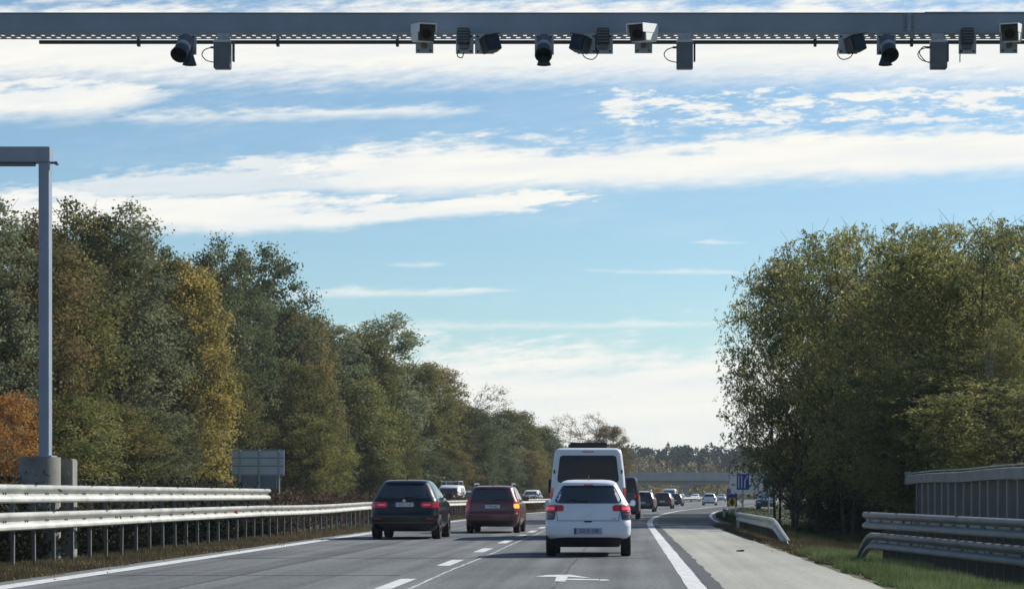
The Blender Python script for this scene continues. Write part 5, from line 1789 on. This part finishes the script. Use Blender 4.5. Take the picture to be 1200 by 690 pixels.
def blades(n, s0, s1, y0, y1, h0, h1, w, zoff=0.0, dens_fn=None):
    y = RNG.uniform(y0, y1, n); s = RNG.uniform(s0, s1, n)
    x = s + np.array([dev(v) for v in y])
    if dens_fn is not None:
        keep = dens_fn(s, y); x, y, s = x[keep], y[keep], s[keep]
    z = np.array([ground_z(a, b) for a, b in zip(x, y)]) + zoff
    n = len(x)
    clump = 0.55 + 0.9 * (np.sin(x * 3.1 + np.sin(y * 1.7) * 2) * np.sin(y * 2.3 + x) * .5 + .5)
    h = RNG.uniform(h0, h1, n) * clump
    a = RNG.uniform(0, 6.28, n); lean = RNG.uniform(0.1, 0.7, n) * h
    b = RNG.uniform(0, 6.28, n)
    dx, dy = np.cos(a) * w / 2, np.sin(a) * w / 2
    V_ = np.empty((n, 3, 3))
    V_[:, 0] = np.stack([x - dx, y - dy, z - .01], 1)
    V_[:, 1] = np.stack([x + dx, y + dy, z - .01], 1)
    V_[:, 2] = np.stack([x + np.cos(b) * lean, y + np.sin(b) * lean, z + h], 1)
    return V_.reshape(-1, 3)


def blade_stuff(name, V_, material):
    o = link(name, quads_mesh(name, V_, material, per=3)); o['kind'] = 'stuff'; return o


jag = lambda e, amp: (lambda s, y: s > e + amp * np.sin(y * 1.9) * np.sin(y * 0.73 + 1))
blade_stuff('grass', blades(60000, 3.36, 5.4, 24, 47, 0.05, 0.17, 0.012, dens_fn=jag(3.55, 0.13)), 'blade_green')
blade_stuff('dry_grass', blades(60000, 3.40, 5.8, 38, 92, 0.03, 0.12, 0.014, dens_fn=jag(3.5, 0.12)), 'blade_dry')
blade_stuff('dry_grass', blades(40000, 5.2, 8.9, 40, 74, 0.05, 0.16, 0.016), 'blade_dry')
blade_stuff('grass', blades(70000, 4.6, 14, 58, 135, 0.08, 0.26, 0.022), 'blade_dark')
blade_stuff('grass', blades(26000, 4.3, 12, 95, 210, 0.06, 0.22, 0.025), 'blade_dark')
blade_stuff('dry_grass', blades(60000, -10.6, -8.62, 29, 75, 0.03, 0.13, 0.012, dens_fn=lambda s, y: s < -8.72 - 0.12 * np.sin(y * 2.1) * np.sin(y * .7)), 'blade_dry')
blade_stuff('grass', blades(26000, -10.7, -8.8, 29, 60, 0.03, 0.12, 0.012), 'blade_dark')
blade_stuff('dry_grass', blades(26000, -11, -8.75, 75, 170, 0.04, 0.14, 0.02), 'blade_dry')
# fallen leaves along the verge
nn = 700
yy = RNG.uniform(29, 80, nn); sx = np.where(RNG.random(nn) < .5, RNG.normal(3.85, 0.3, nn), RNG.normal(-9.0, 0.5, nn))
Pl = np.stack([sx, yy, np.full(nn, 0.03)], 1)
fl = leaf_faces(Pl, RNG.uniform(.03, .055, nn), RNG.uniform(.02, .04, nn))
stuff('fallen_leaves', fl, 'leaf_copper')


def far_mass(name, material, boxes, leaf, n_tree, n_leaf, pointed):
    out = []
    for (x0_, x1_, y0_, y1_, h0_, h1_) in boxes:
        for i in range(n_tree):
            x = RNG.uniform(x0_, x1_); y = RNG.uniform(y0_, y1_); h = RNG.uniform(h0_, h1_); r = h * RNG.uniform(.15, .30)
            t = RNG.uniform(0, 1, n_leaf)
            pr = (1 - t) ** 0.7 if pointed and RNG.random() < .2 else np.sqrt(np.clip(1 - ((t - .45) / .57) ** 2, 0, 1))
            a = RNG.uniform(0, 6.28, n_leaf); q = np.sqrt(RNG.uniform(.3, 1, n_leaf)) * pr * r
            P_ = np.stack([x + np.cos(a) * q, y + np.sin(a) * q, t * h + RNG.normal(size=n_leaf) * .3], 1)
            out.append(leaf_faces(P_, RNG.uniform(.6, 1.4, n_leaf) * leaf, RNG.uniform(.6, 1.4, n_leaf) * leaf * .7))
    return stuff(name, np.concatenate(out), material)


far_mass('far_wood', 'far_pine', [(-90, 160, 840, 960, 16.5, 21.5)], 0.95, 560, 520, True)
far_mass('far_scrub', 'far_autumn', [(-60, 110, 640, 760, 5, 11.5)], 0.8, 240, 280, False)
far_mass('far_wood', 'far_autumn', [(-90, 150, 790, 840, 10, 16)], 0.9, 130, 260, False)
far_mass('far_wood', 'far_pine', [(-110, -24, -230, -60, 13, 18), (12, 90, -230, -60, 13, 18)], 1.0, 110, 260, False)  # unseen trees behind the camera, added to darken reflections in the cars
far_mass('far_scrub', 'far_autumn', [(-40, 80, 590, 640, 2, 5.0)], 0.6, 160, 160, False)

# ------------------------------------------------------------------ the air
hz = MB(); hz.box((0, 2000, 12.5), (5600, 5200, 33))
ho = hz.build('haze', 'ground_soil')
hm = bpy.data.materials.new('haze_air'); hm.use_nodes = True
hn = hm.node_tree
hn.nodes.remove(hn.nodes['Principled BSDF'])
pv = node(hn, 'ShaderNodeVolumePrincipled')
pv.inputs['Color'].default_value = (0.80, 0.91, 1.0, 1)
pv.inputs['Density'].default_value = 0.00014
hn.links.new(pv.outputs[0], hn.nodes['Material Output'].inputs['Volume'])
ho.data.materials.clear(); ho.data.materials.append(hm)
tag(ho, kind='stuff')
